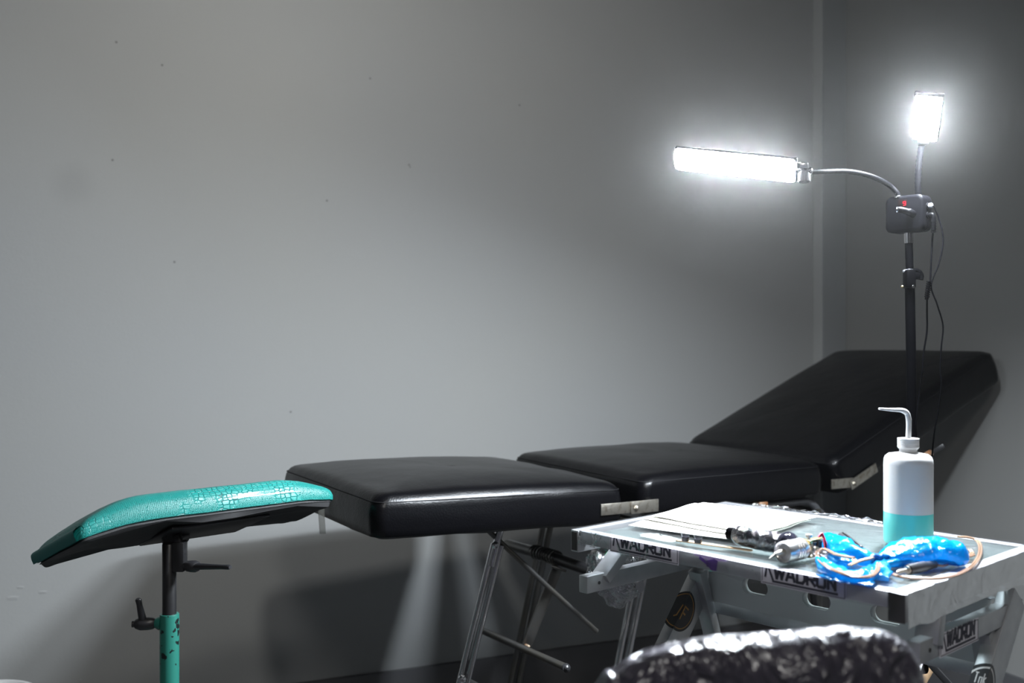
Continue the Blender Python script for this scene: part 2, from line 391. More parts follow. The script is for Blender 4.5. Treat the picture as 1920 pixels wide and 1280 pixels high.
# boxed-in column in the corner
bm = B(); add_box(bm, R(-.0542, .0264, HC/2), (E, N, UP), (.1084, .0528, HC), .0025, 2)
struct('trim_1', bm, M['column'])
bm = B(); add_box(bm, R(-.1098, .0255, HC/2), (E, N, UP), (.003, .049, HC), .001, 1); struct('trim_3', bm, M['lit_face'])  # thin slab added to carry the painted lit tone of the column's left face
struct('baseboard_back', slab(L0, -.111, 0, .013, 0, .15), M['base'])
struct('baseboard_right', slab(-.013, 0, .054, D0, 0, .15), M['base'])
# shallow dents in the wall plaster low on the left
for (px, py, wd) in ((24, 1121, .03), (38, 1101, .018), (80, 1110, .022), (150, 1275, .010)):
    p = wallpt(px, py); bm = B()
    def dent(u, v, p=p, wd=wd):
        x = (u-.5)*wd; z = (v-.5)*wd*.4; q = max(0, 1-(2*u-1)**2)*max(0, 1-(2*v-1)**2)
        return p+E*x+UP*(z-.25*wd*q*(2*u-1)**2)+N*(.0002+.0014*q*(1 if v > .5 else .5))
    grid(bm, dent, 14, 8)
    struct('trim_2', bm, M['wall'])
# the ceiling fixtures that hold the room's lamps
t = thing('ceiling_spotlight', 'black spotlight on the ceiling aimed at the upper grey wall', 'light', V((LA.x, LA.y, HC-.03)))
dA = (TA-LA).normalized()
bm = B(); dq, sq, uq = frame_of(dA); add_box(bm, LA-dA*.035, (dq, sq, uq), (.06, .19, .19), .01); obj('housing', bm, M['blackmetal'], t)
bm = B(); add_box(bm, LA-dA*.003, (dq, sq, uq), (.003, .15, .15), .0005); obj('diffuser', bm, M['ceil_led'], t)
bm = B(); tube(bm, [LA-dA*.05, V((LA.x, LA.y-.05, HC))], .012, 12); obj('stem', bm, M['blackmetal'], t)
t = thing('ceiling_light', 'square white ceiling light panel in the middle of the room', 'light', V((LB.x, LB.y, HC-.03)))
ax = (V((1, 0, 0)), V((0, 1, 0)), UP); c = V((LB.x, LB.y, HC-.012))
bm = B(); add_box(bm, c, ax, (.6, .6, .022), .003); obj('housing', bm, M['whitebin'], t)
bm = B(); add_box(bm, c-UP*.013, ax, (.55, .55, .004), .001); obj('diffuser', bm, M['ceil_led'], t)

# ================================================================= the treatment bed
U = V((.863, .505, 0)); W = V((-.505, .863, 0))
S0 = V((.303, 2.306, H-.315))             # near left upper corner of the seat section
bed = thing('tattoo_bed', 'black leather three-section treatment bed standing along the grey wall', 'bed', V((S0.x, S0.y, 0)))
def section(name, c, Ud, Wd, Td, lu, lw, th, crown=.020, m='leather', R_=.03):
    bm = B(); cushion(bm, c, Ud, Wd, Td, lu, lw, th, R_, .026, crown, .0020)
    o = obj(name, bm, M[m], bed)
    bm = B(); tube(bm, seam_on(c, Ud, Wd, Td, lu, lw, th, R_, .0040, th-.0125), .0014, 6)
    obj('seam', bm, M['thread'], o)
    bm = B(); cushion(bm, c-Td*.009, Ud, Wd, Td, lu-.05, lw-.05, .012, .02, .003, 0, .001, wob=.006)
    obj('underside', bm, M['vinyl'], o)
    return o
TH = .084
c = S0+U*.30+W*.30-UP*TH
section('seat_section', c, U, W, UP, .60, .60, TH)
U1 = (U*-1+UP*.030).normalized(); T1 = W.cross(U1).normalized(); T1 = T1 if T1.z > 0 else -T1
h1 = S0+U*-.048+UP*(-.012)
c = h1+U1*.309+W*.30-T1*TH
section('leg_section', c, U1, W, T1, .618, .60, TH, .026)
th3 = math.radians(22.8)
U2 = U*math.cos(th3)+UP*math.sin(th3); T2 = -U*math.sin(th3)+UP*math.cos(th3)
h2 = S0+U*.625+UP*.0
c = h2+U2*.378+W*.30-T2*.10
section('back_section', c, U2, W, T2, .757, .60, .10, .012)
# hinge brackets on the near side
def bracket(p0, p1, hh, off=.004, m='nickel', nm='hinge_bracket', par=bed):
    d, s, u = frame_of(p1-p0); bm = B(); add_box(bm, (p0+p1)/2-W*off, (d, W, u), ((p1-p0).length, .0035, hh), .0012)
    return obj(nm, bm, M[m], par)
def bolt(p, par, r=.005):
    bm = B(); lathe(bm, p, -W, [(r*1.25, 0), (r*1.25, .002), (r, .003), (r, .006), (r*.5, .0075)], 6); obj('bolt', bm, M['nickel'], par)
b = bracket(S0+U*-.122+UP*-.064, S0+U*-.030+UP*-.065, .026)
b = bracket(S0+U*-.040+UP*-.066, S0+U*.040+UP*-.066, .029, .007); bolt(S0+U*-.026+UP*-.067-W*.008, b)
b = bracket(S0+U*.618+UP*-.060, S0+U*.70+UP*-.061, .026)
b = bracket(S0+U*.688+UP*-.068, S0+U*.790+UP*-.026, .026, .007); bolt(S0+U*.700+UP*-.063-W*.008, b)
# seat frame: one bent grey tube each side that runs under the seat and turns down into the legs
def bedpt(t, wv, z): return V((S0.x, S0.y, 0))+U*t+W*wv+UP*z
ZB = S0.z-TH-.020
for wv in (.035, .52):
    pts = [bedpt(.02, wv, ZB), bedpt(.17, wv, ZB)]
    pts2 = [bedpt(.52, wv, ZB), bedpt(.575, wv, ZB-.004), bedpt(.61, wv, ZB-.03), bedpt(.632, wv, ZB-.07), bedpt(.67, wv, ZB-.30), bedpt(.72, wv, 0)]
    bm = B(); tube(bm, smoothpath(pts+[bedpt(.35, wv, ZB)]+pts2, 6), .0105, 14); obj('frame_tube', bm, M['steel_grey'], bed)
    for t_ in (.72,):
        bm = B(); lathe(bm, bedpt(t_, wv, 0), UP, [(.016, 0), (.016, .02), (.012, .03)], 20); obj('rubber_foot', bm, M['blackplastic'], bed)
for t_ in (.10, .60):
    bm = B(); tube(bm, [bedpt(t_, .02, ZB-.03), bedpt(t_, .54, ZB-.03)], .008, 12); obj('cross_tube', bm, M['steel_dark'], bed)
bm = B(); beam(bm, bedpt(.372, .02, ZB+.004), bedpt(.402, .02, ZB+.004), .03, .022, bev=.003); obj('tube_clamp', bm, M['rust'], bed)
bm = B(); tube(bm, [bedpt(.51, .15, ZB-.004), bedpt(.46, .17, ZB-.3)], .0045, 8); obj('brace_rod', bm, M['steel_grey'], bed)
# chrome leg pair under the seat (right one seen beside the tray)
def twin(p0, p1, r, gap, nm='leg', m='chrome'):
    d = (p1-p0).normalized(); s = V((d.z, 0, -d.x)).normalized(); bm = B()
    for q in (-1, 1): tube(bm, [p0+s*gap*q, p1+s*gap*q], r, 14)
    return obj(nm, bm, M[m], bed, label='chrome leg' if m == 'chrome' else None)
def drop(a, b_, z=0):                    # continue the line a-b down to height z
    d = b_-a; return a+d*((z-a.z)/d.z)
pa, pb = at(1222, 965, 2.42), at(1163, 1262, 2.40)
twin(pa, drop(pa, pb), .0085, .0105)
twin(pa+W*.44, drop(pa, pb)+W*.44, .0085, .0105, m='steel_dark')
# leg-section support
pa, pb = at(933, 1020, 2.22), at(868, 1280, 2.20)
twin(pa, drop(pa, pb, .0), .0068, .0085)
bm = B(); tube(bm, [at(942, 975, 2.22), at(921, 1060, 2.215)], .0085, 14); obj('upper_leg', bm, M['chrome'], bed)
bm = B(); lathe(bm, at(929, 1021, 2.208), V((0, -1, .05)), [(.008, 0), (.008, .006), (.004, .009)], 14); obj('pivot_bolt', bm, M['chrome'], bed)
# small foot joint on the chrome leg where it leaves the picture
jp = at(868, 1272, 2.19); bm = B(); lathe(bm, jp, V((-.6, -.8, 0)), [(.009, 0), (.009, .008), (.005, .012)], 14); obj('pivot_bolt', bm, M['chrome'], bed)
bm = B(); tube(bm, [at(870, 1272, 2.205), at(905, 1290, 2.32)], .006, 10); obj('cross_tube', bm, M['steel_dark'], bed)
bm = B(); tube(bm, [at(898, 978, 2.20), at(1028, 1100, 2.28), at(1119, 1183, 2.33)], .0058, 12); obj('brace_rod', bm, M['steel_dark'], bed)
bm = B(); tube(bm, [at(952, 1020, 2.62), at(1008, 1036, 2.5), at(1040, 1046, 2.42)], .0135, 16); o = obj('gas_spring', bm, M['steel_dark'], bed)
bm = B(); tube(bm, [at(1040, 1046, 2.42), at(1105, 1068, 2.30), at(1200, 1100, 2.16)], .0135, 16); obj('piston_rod', bm, M['blackmetal'], o)
ca, cb = at(1002, 1034, 2.52), at(1047, 1047, 2.40); bm = B(); d, s, u = frame_of(cb-ca); hp = []
for k in range(9*14+1):
    a_ = 2*math.pi*k/14; hp.append(ca+(cb-ca)*(k/126)+(s*math.cos(a_)+u*math.sin(a_))*.0165)
tube(bm, hp, .0022, 6); obj('coil', bm, M['steel_dark'], o)
bm = B(); beam(bm, at(1046, 1062, 2.40), at(986, 1212, 2.36), .026, .008, up=V((.4, -.9, 0))); obj('flat_bar', bm, M['steel_dark'], bed)
bm = B(); beam(bm, at(1034, 1061, 2.38), at(1062, 1070, 2.38), .012, .006); obj('bracket_plate', bm, M['steel_dark'], bed)
fa, fb = at(903, 1181, 2.58), at(1062, 1252, 2.12); bm = B(); tube(bm, [fa, fb], .0085, 14); f_ = obj('foot_bar', bm, M['steel_dark'], bed)
d = (fb-fa).normalized(); bm = B(); lathe(bm, fb-d*.004, d, [(.0095, 0), (.0095, .005), (.006, .006), (.0065, .009), (.003, .012)], 16); obj('end_cap', bm, M['blackplastic'], f_)
bm = B(); pc = at(986, 1211, 2.355)
for k in range(7): lathe(bm, pc+d*(k-3)*.0055+V((0, -.002, .002)), UP, [(.003, 0), (.0035, .002), (.002, .004)], 8)
obj('weld', bm, M['rust'], bed)
# backrest support lever behind the bottle
q0, q1 = at(1744, 850, 2.62), at(1770, 835, 2.60)
bm = B(); beam(bm, q0, q1, .006, .012); o = obj('lever', bm, M['blackmetal'], bed)
bm = B(); tube(bm, [at(1736, 853, 2.62), at(1746, 848, 2.61)], .008, 12); obj('lever_joint', bm, M['rust'], o)
bm = B(); pts = [bedpt(.76, .30, S0.z-.02), bedpt(.86, .30, S0.z-.32), bedpt(.94, .30, 0)]; tube(bm, pts, .0105, 12); obj('backrest_prop', bm, M['blackmetal'], bed)
# strip of clear tape hanging from the foot edge
bm = B(); tape0 = at(602, 962, 2.20)
grid(bm, lambda u, v: tape0+V((.0-.007+.014*u+.004*v, 0.0, .03-.075*v))+V((0, -.004*math.sin(3*v), 0)), 3, 8)
sol = obj('hanging_tape', bm, M['tape'], bed)
md = sol.modifiers.new('t', 'SOLIDIFY'); md.thickness = .0004

# ================================================================= the teal armrest
AP = at(318, 1148, 1.80)
arm = thing('armrest_stand', 'teal snakeskin armrest pad on a chipped teal and black pole', 'armrest', V((AP.x, AP.y, 0)))
A0 = V((-.698, 1.6, H-.302)); al = V((.353, .38, -.0055)); ad = V((-.131, .12, -.067))
aU = al.normalized(); aW = (ad-aU*ad.dot(aU)).normalized(); aT = aU.cross(aW).normalized(); aT = aT if aT.z > 0 else -aT
LUA, LWA = .512, .19
bm = B(); uvl = bm.loops.layers.uv.new('UVMap')
cA = A0+aU*LUA/2+aW*LWA/2
rings = []
def arm_shape(x, y, zf):
    """x,y in -1..1 ; zf 0 bottom .. 1 top ; ends taper and droop"""
    th = .046*(1-.45*max(0, abs(x)-.55)**1.5/.3)
    droop = -.018*max(0, (-x-.45)/.55)**2-.006*max(0, (x-.6)/.4)**2
    return th, droop
base = rrect(LUA/2, LWA/2, .016, 5, 22)
def aring(ins, zf, sc=1):
    r = []
    for (x, y) in base:
        xx = x*(LUA/2-ins)/(LUA/2)*sc; yy = y*(LWA/2-ins)/(LWA/2)*sc
        th, dr = arm_shape(xx/(LUA/2), yy, zf)
        cr = .010*max(0, 1-(yy/(LWA/2))**2)*max(0, 1-(xx/(LUA/2))**4) if zf > .9 else 0
        p = cA+aU*xx+aW*yy+aT*(th*zf+dr+cr)
        p += aT*noise.noise(p*25)*.0012
        r.append((bm.verts.new(p), xx, yy+zf*th))
    rings.append(r)
for sc in (.2, .6): aring(.01, 0, sc)
aring(.008, 0); aring(.001, .03); aring(0, .12); aring(-.001, .4); aring(0, .6)
for k in range(1, 6): a_ = math.pi/2*k/5; aring(.020*(1-math.cos(a_)), .6+.4*math.sin(a_))
for sc in (.96, .88, .75, .55, .3, .1): aring(.020, 1, sc)
m_ = len(base); uvv = {}
for r in rings:
    for v_, a_, b_ in r: uvv[v_] = (a_, b_)
for A_, B_ in zip(rings, rings[1:]):
    for k in range(m_):
        f = bm.faces.new((A_[k][0], A_[(k+1) % m_][0], B_[(k+1) % m_][0], B_[k][0]))
        for lp in f.loops: lp[uvl].uv = uvv[lp.vert]
bm.faces.new([q[0] for q in rings[0]][::-1]); bm.faces.new([q[0] for q in rings[-1]])
pad = obj('pad', bm, M['snake'], arm, label='teal snakeskin-patterned pad')
# smooth teal end panel wrapped over the left end
bm = B(); ends = []
def endp(u, v):
    y = (u-.5)*2*(LWA/2-.006); zf = v; x = -LUA/2
    th, dr = arm_shape(-1, 0, zf); bulge = .0025+.003*math.sin(math.pi*v)
    inn = .0 if v < .6 else .020*(1-math.sqrt(max(0, 1-((v-.6)/.4)**2)))
    cr = .010*max(0, 1-(y/(LWA/2))**2)*max(0, (v-.9))*2
    return cA+aU*(x-bulge+inn)+aW*y+aT*(th*zf*1.0+dr+cr+.0006)
grid(bm, endp, 20, 12); obj('end_panel', bm, M['teal_end'], pad)
bm = B(); cushion(bm, cA-aT*.010+aU*.0, aU, aW, aT, LUA-.012, LWA-.012, .012, .012, .003, 0, .001, wob=.010)
under = obj('underside_lining', bm, M['vinyl'], pad, label='black vinyl lining')
for v_ in under.data.vertices:            # follow the drooping left end
    pw = v_.co+wloc(under)-cA; x = pw.dot(aU)/(LUA/2); th, dr = arm_shape(max(-1, min(1, x)), 0, 0); v_.co += aT*dr
bm = B(); mid = cA+aU*.02; add_box(bm, mid-aT*.0135, (aU, aW, aT), (.20, .13, .006), .002); obj('mounting_plate', bm, M['blackplastic'], arm)
piv = at(330, 1003, 1.82)
bm = B(); add_box(bm, piv+V((0, 0, .012)), (V((1, 0, 0)), V((0, 1, 0)), UP), (.034, .03, .05), .006); obj('pivot_block', bm, M['blackmetal'], arm)
bm = B(); lathe(bm, piv+V((.0, -.024, -.004)), V((0, 1, 0)), [(.016, 0), (.019, .003), (.019, .045), (.016, .048)], 24); obj('pivot_barrel', bm, M['blackmetal'], arm)
pt = at(316, 1018, 1.80); pbm = at(317.5, 1148, 1.80)
bm = B(); lathe(bm, V((pbm.x, pbm.y, pbm.z-.10)), UP, [(.0125, 0), (.0125, .10+pt.z-pbm.z-.002), (.011, .10+pt.z-pbm.z)], 28); obj('inner_pole', bm, M['blackmetal'], arm)
bm = B(); add_box(bm, at(337, 1042, 1.80), (V((1, 0, 0)), V((0, 1, 0)), UP), (.022, .024, .054), .003); obj('clamp', bm, M['blackmetal'], arm)
bm = B(); beam(bm, at(331, 1000, 1.80), at(344, 1040, 1.80), .014, .02, up=V((0, -1, 0)), bev=.004); obj('pivot_arm', bm, M['blackmetal'], arm)
def lever(hub, hd, tip, r=.0095, ln=.034, scr=.018, back=None):
    bm = B(); lathe(bm, hub, hd, [(.0045, -scr), (.0045, 0), (r*.8, .0), (r, .004), (r*1.1, .012), (r*1.1, ln*.75), (r*.8, ln), (r*.55, ln+.002), (r*.55, ln+.006)], 20)
    o = obj('lever_hub', bm, M['blackplastic'], arm)
    q = hub+hd*ln*.6; d = tip-q; bm = B(); d_, s_, u_ = frame_of(d)
    tube(bm, [q+d*k for k in (0, .25, .8, .95, 1)], [.0085, .0075, .0055, .006, .004], 12, flat=.75); obj('handle', bm, M['blackplastic'], o)
lever(at(348, 1061, 1.79), V((1, -.2, .02)).normalized(), at(432, 1063, 1.74), .0095, .026, .01)
lever(at(291, 1168, 1.80), V((-1, -.15, 0)).normalized(), at(259, 1122, 1.78), .0105, .034, .014)
zt = pbm.z-.002
bm = B(); lathe(bm, V((pbm.x, pbm.y, .02)), UP, [(.0172, 0), (.0172, zt-.02-.002), (.0164, zt-.02), (.0132, zt-.02)], 32)
outer = obj('outer_pole', bm, M['teal_paint'], arm, label='teal painted pole with chipped patches')
bm = B(); lathe(bm, V((pbm.x-.014, pbm.y, at(0, 1168, 1.8).z)), V((-1, 0, 0)), [(.013, 0), (.0115, .006), (.008, .012)], 20); obj('screw_boss', bm, M['teal_paint'], outer)
bm = B(); lathe(bm, V((pbm.x, pbm.y, 0)), UP, [(.17, 0), (.17, .006), (.16, .012), (.03, .022), (.02, .04)], 40); obj('base_plate', bm, M['teal_paint'], arm)

# ================================================================= lamp on its stand
PX = at(1705, 460, 1.90)
LK = 1.90/2.2                            # the lamp stands just behind the tray
def atL(px, py, Y): return at(px, py, Y*LK)
def tubeL(bm, pts, r, *a, **k): return tube(bm, pts, [q*LK for q in r] if isinstance(r, (list, tuple)) else r*LK, *a, **k)
def latheL(bm, c, ax, prof, *a, **k): return lathe(bm, c, ax, [(r*LK, h*LK) for r, h in prof], *a, **k)
def add_boxL(bm, c, ax, dims, *a, **k): return add_box(bm, c, ax, [q*LK for q in dims], *a, **k)
lamp = thing('led_floor_lamp', 'two-arm LED work lamp on a black telescopic tripod before the black bed', 'lamp', V((PX.x+.012, 1.90, 0)))
ptop = atL(1704, 452, 2.2); pjoin = atL(1706, 520, 2.2); plow = drop(pjoin, atL(1711, 820, 2.2), .12)
bm = B(); tubeL(bm, [ptop, pjoin], .0083, 20); obj('upper_pole', bm, M['greyplastic'], lamp)
bm = B(); tubeL(bm, [pjoin-V((0, 0, .02)), plow], .0105, 20); obj('lower_pole', bm, M['greyplastic'], lamp)
bm = B(); tubeL(bm, [atL(1703.5, 434, 2.2), atL(1704, 456, 2.2)], .0098, 20); obj('chrome_neck', bm, M['chrome'], lamp, label='chrome collar')
# height clamp
bm = B(); add_boxL(bm, atL(1705, 523, 2.195), (V((1, 0, 0)), V((0, 1, 0)), UP), (.022, .026, .042), .004)
hc = obj('height_clamp', bm, M['lampblack'], lamp)
bm = B(); latheL(bm, atL(1704, 511, 2.2), UP, [(.0125, 0), (.0135, .003), (.0115, .007)], 20); obj('collar', bm, M['steel_grey'], hc)
bm = B(); tubeL(bm, smoothpath([atL(1711, 506, 2.19), atL(1721, 508, 2.19), atL(1727, 516, 2.19), atL(1726, 524, 2.19)], 5), [.006]*6+[.007]*10, 12, flat=.8); obj('clamp_knob', bm, M['lampblack'], hc)
bm = B(); add_boxL(bm, atL(1716, 517, 2.19), (V((1, 0, 0)), V((0, 1, 0)), UP), (.02, .014, .016), .003); obj('knob_stem', bm, M['lampblack'], hc)
bm = B(); latheL(bm, atL(1693, 537, 2.185), V((-1, -.3, 0)), [(.002, 0), (.003, .002), (.002, .004)], 10); obj('screw', bm, M['brass'], hc)
bm = B(); latheL(bm, atL(1712, 537, 2.18), V((0, -1, 0)), [(.004, 0), (.004, .003), (.002, .004)], 10); obj('screw', bm, M['chrome'], hc)
# tripod legs
hub = V((plow.x, plow.y, .55))
bm = B(); latheL(bm, hub-UP*.02, UP, [(.016, 0), (.018, .005), (.018, .035), (.014, .04)], 20); obj('tripod_hub', bm, M['lampblack'], lamp)
for az in (-12, 108, 228):
    dd = V((math.cos(math.radians(az)), math.sin(math.radians(az)), 0))
    bm = B(); beam(bm, hub+dd*.015, V((hub.x, hub.y, .015))+dd*.50, .026, .012, bev=.002); lg = obj('leg', bm, M['blackmetal'], lamp)
    bm = B(); beam(bm, V((hub.x, hub.y, .15))+dd*.01, V((hub.x, hub.y, .165+.05))+dd*.24, .012, .005); obj('leg_brace', bm, M['blackmetal'], lg)
    bm = B(); latheL(bm, V((hub.x, hub.y, 0))+dd*.50, UP, [(.012, 0), (.014, .01), (.012, .022)], 14); obj('rubber_foot', bm, M['lampblack'], lg)
# control box
al_ = math.radians(50); bw = V((math.cos(al_), -math.sin(al_), 0)); bd = V((math.sin(al_), math.cos(al_), 0))
bc = atL(1704, 402, 2.2)
bm = B(); BW, BD, BH = .088*LK, .046*LK, .080*LK
o2 = rrect(BW/2, BH/2, .014*LK, 6, 2); rg = []
for (ins, dz) in ((.006, -BD/2), (.002, -BD/2+.0012), (0, -BD/2+.004), (0, -BD/2+.017), (.0012, -BD/2+.0175), (.0012, -BD/2+.0185), (0, -BD/2+.019), (0, BD/2-.006), (.004, BD/2-.001), (.01, BD/2)):
    rg.append([bm.verts.new(bc+bw*(x*(BW/2-ins)/(BW/2))+UP*(y*(BH/2-ins)/(BH/2))+bd*dz) for x, y in o2])
for A_, B_ in zip(rg, rg[1:]):
    for k in range(len(o2)): bm.faces.new((A_[k], A_[(k+1) % len(o2)], B_[(k+1) % len(o2)], B_[k]))
bm.faces.new(rg[0][::-1]); bm.faces.new(rg[-1]); cbx = obj('control_box', bm, M['greyplastic'], lamp)
def bp(x, z, d=0): return bc+bw*x*LK+UP*z*LK-bd*(BD/2+d*LK)
bm = B(); add_boxL(bm, bp(-.002, .022, .0004), (bw, UP, bd), (.020, .017, .002), .0006); dsp = obj('display', bm, M['display'], cbx)
bm = B()
for (x, z, wx, wz) in ((0, .004, .005, .0014), (0, 0, .005, .0014), (0, -.004, .005, .0014), (-.0028, .002, .0014, .004), (.0028, .002, .0014, .004), (.0028, -.002, .0014, .004)):
    add_boxL(bm, bp(.003+x, .022+z, .0016), (bw, UP, bd), (wx, wz, .0008))
obj('digit', bm, M['digit'], dsp)
bm = B(); tubeL(bm, smoothpath([bp(.022, -.004, -.002), bp(.018, .001, .012), bp(.006, .006, .022), bp(-.002, .006, .026)], 5), [.0085]*6+[.0068]*10, 16); kn = obj('knob', bm, M['lampblack'], cbx)
bm = B(); q = bp(-.002, .006, .026); dk = (q-bp(.006, .006, .022)).normalized(); latheL(bm, q-dk*.002, dk, [(.0074, 0), (.0074, .0025), (.005, .003), (.004, .001)], 20); obj('knob_ring', bm, M['chrome'], kn)
# sockets at the right side
def bs(dd, z, out=0): return bc+bw*(BW/2+out*LK)+bd*dd*LK+UP*z*LK
for z, nm in ((.014, 'socket'), (-.006, 'socket')):
    bm = B(); latheL(bm, bs(-.002, z, -.003), bw, [(.007, 0), (.007, .006), (.004, .007)], 16); obj(nm, bm, M['lampblack'], cbx)
# goosenecks and the two light heads
def goose(nm, pts, r):
    bm = B(); P_ = smoothpath(pts, 14); tubeL(bm, P_, [r*(1+.05*math.sin(k*2.2)) for k in range(len(P_))], 14); return obj(nm, bm, M['neck'], lamp)
T0, T1 = atL(1269, 297, 2.15), atL(1491, 320, 2.01)
g1 = goose('gooseneck', [atL(1519, 322, 2.00), atL(1545, 321, 2.02), atL(1590, 321, 2.08), atL(1632, 330, 2.14), atL(1664, 345, 2.20), atL(1682, 362, 2.20), atL(1684, 374, 2.20)], .0056)
goose('gooseneck', [atL(1723, 374, 2.20), atL(1721, 345, 2.20), atL(1723, 305, 2.20), atL(1729, 266, 2.195)], .0066)
for px_, r_ in ((1684, .008), (1723, .009)):
    bm = B(); latheL(bm, atL(px_, 371, 2.2), UP, [(r_, 0), (r_, .003), (.006, .005)], 16); obj('neck_nut', bm, M['chrome'], cbx)
def light_head(p0, p1, face, led, wid, dep, nm):
    """LED bar: curved diffuser on the `face` side, shallow housing on the other"""
    ax = (p1-p0).normalized(); fz = (face-ax*face.dot(ax)).normalized(); sx = ax.cross(fz).normalized()
    n_ = 18; bm = B(); L = (p1-p0).length
    root = None
    pr = [(wid/2*math.cos(math.pi*k/n_), dep*math.sin(math.pi*k/n_)**.7) for k in range(n_+1)]
    rr = []
    for (t_, s_) in ((0, .9), (.006/L, 1), (1-.006/L, 1), (1, .9)):
        rr.append([bm.verts.new(p0+ax*L*t_+sx*x*s_+fz*y*s_) for x, y in pr])
    for A_, B_ in zip(rr, rr[1:]):
        for k in range(n_): bm.faces.new((A_[k], A_[k+1], B_[k+1], B_[k]))
    bm.faces.new(rr[0]); bm.faces.new(rr[-1][::-1])
    bm2 = B(); add_box(bm2, (p0+p1)/2-fz*.0035, (ax, sx, fz), (L+.006, wid+.004, .008), .003, 3)
    h = obj('housing', bm2, M['greyplastic'], nm); obj('diffuser', bm, led, h, label='glowing white diffuser'); return h
light_head(T0, T1, V((-.30, -.80, -.60)), M['tube_led'], .050*LK, .014*LK, lamp)
K0, K1 = atL(1733, 262, 2.195), atL(1742, 180, 1.99)
fz = V((-.244, -.077, -.967))
light_head(K0, K1, fz, M['bar_led'], .052*LK, .002*LK, lamp)
# bracket joining the long head and its gooseneck
bj = atL(1506, 322, 2.0)
bm = B(); add_boxL(bm, atL(1503, 312, 2.0), (V((.98, -.2, 0)), V((.2, .98, 0)), UP), (.024, .03, .014), .003); o = obj('head_bracket', bm, M['chrome'], lamp, label='silver clip')
bm = B(); latheL(bm, atL(1508, 343, 2.0), UP, [(.010, 0), (.0125, .003), (.0125, .018), (.008, .024)], 14); obj('bracket_knob', bm, M['lampblack'], o)
bm = B(); latheL(bm, atL(1516, 321, 2.0), V((1, 0, 0)), [(.009, 0), (.009, .004), (.007, .006)], 16); obj('bracket_nut', bm, M['chrome'], o)
bm = B(); add_boxL(bm, atL(1731, 266, 2.19), (V((1, 0, 0)), V((0, 1, 0)), UP), (.02, .02, .014), .003); obj('head_bracket', bm, M['lampblack'], lamp)
# cables hanging from the box
bm = B(); q = bs(-.002, .014, .004)
latheL(bm, q, bw, [(.006, 0), (.006, .006), (.003, .008)], 12); p1_ = obj('plug', bm, M['steel_grey'], lamp)
bm = B(); q2 = bs(-.002, -.006, .002); tubeL(bm, smoothpath([q2, q2+bw*.008, q2+bw*.010-UP*.008, q2+bw*.010-UP*.03], 5), .0048, 12); p2_ = obj('plug', bm, M['lampblack'], lamp)
cb1 = [q+bw*.007, atL(1757, 400, 2.17), atL(1766, 430, 2.17), atL(1768, 458, 2.17), atL(1760, 495, 2.17), atL(1746, 535, 2.17), atL(1757, 570, 2.17), atL(1768, 610, 2.18), atL(1765, 650, 2.18), atL(1763, 690, 2.18), atL(1765, 720, 2.18), atL(1760, 765, 2.19), atL(1752, 810, 2.2), atL(1748, 850, 2.22), atL(1744, 900, 2.25), atL(1738, 1000, 2.28)]
bm = B(); tubeL(bm, smoothpath(cb1, 8), .0017, 8); obj('cable', bm, M['cable'], lamp)
cb2 = [q2+bw*.010-UP*.028, atL(1748, 450, 2.17), atL(1746, 490, 2.17), atL(1744, 525, 2.17), atL(1739, 545, 2.17), atL(1738, 580, 2.18), atL(1738, 620, 2.18), atL(1732, 660, 2.18), atL(1729, 700, 2.18), atL(1724, 735, 2.19), atL(1718, 790, 2.19), atL(1716, 860, 2.2), atL(1716, 1000, 2.22)]
bm = B(); tubeL(bm, smoothpath(cb2, 8), .0019, 8); cb_ = obj('cable', bm, M['cable'], lamp)
bm = B(); ca, cb = atL(1742, 528, 2.165), atL(1738, 556, 2.165)
for k in range(8): p = ca+(cb-ca)*k/7; latheL(bm, p, (cb-ca), [(.0035, -.0012), (.0056, -.001), (.0056, .001), (.0035, .0012)], 12)
tubeL(bm, [ca, cb+(cb-ca)*.2], .0038, 10); obj('inline_sleeve', bm, M['lampblack'], cb_)
bm = B(); ca = q2+bw*.010-UP*.012
for k in range(5): latheL(bm, ca-UP*.005*k, -UP, [(.003, -.001), (.0055, -.0008), (.0055, .0012), (.003, .0016)], 12)
obj('strain_relief', bm, M['lampblack'], cb_)

# ================================================================= the folding tray table
a_ = V((.672, -.741, 0)).normalized(); b_ = V((.741, .672, 0)).normalized()
Lc = V((.115, 1.736, 0)); ZT = H-.33
def tp(s, t, z): return Lc+a_*s+b_*t+UP*z
LS, LT = .592, .455; FH = .038; FW = .022
table = thing('folding_tray_table', 'aluminium folding table with glass top wrapped in cling film and stickers', 'table', tp(LS/2, LT/2, 0))
def square_tube(p0, p1, w_, h_, nm, m='alu', par=table, up=UP, open_end=None):
    bm = B(); beam(bm, p0, p1, w_, h_, up, .0016); o = obj(nm, bm, M[m], par)
    if open_end is not None:
        q = p0 if open_end == 0 else p1; d = (p1-p0).normalized()*(-1 if open_end == 0 else 1); dd, s, u = frame_of(d, up)
        bm = B(); add_box(bm, q+d*.0003, (dd, s, u), (.0012, w_-.005, h_-.006), .0002); obj('tube_opening', bm, M['alu_dark'], o)
    return o
zc = ZT-FH/2; RH = .022; zr_ = ZT-RH/2
rail_front = square_tube(tp(.0005, FW/2+.002, zr_), tp(LS-.024, FW/2+.002, zr_), FW, RH, 'front_rail')
square_tube(tp(.0005, LT-FW/2, zr_), tp(LS-.024, LT-FW/2, zr_), FW, RH, 'back_rail')
square_tube(tp(-.0085, 0, zc), tp(-.0085, LT, zc), .018, FH, 'side_rail', open_end=0)
rail_right = square_tube(tp(LS-.0115, 0, zc), tp(LS-.0115, LT, zc), .023, FH, 'side_rail')
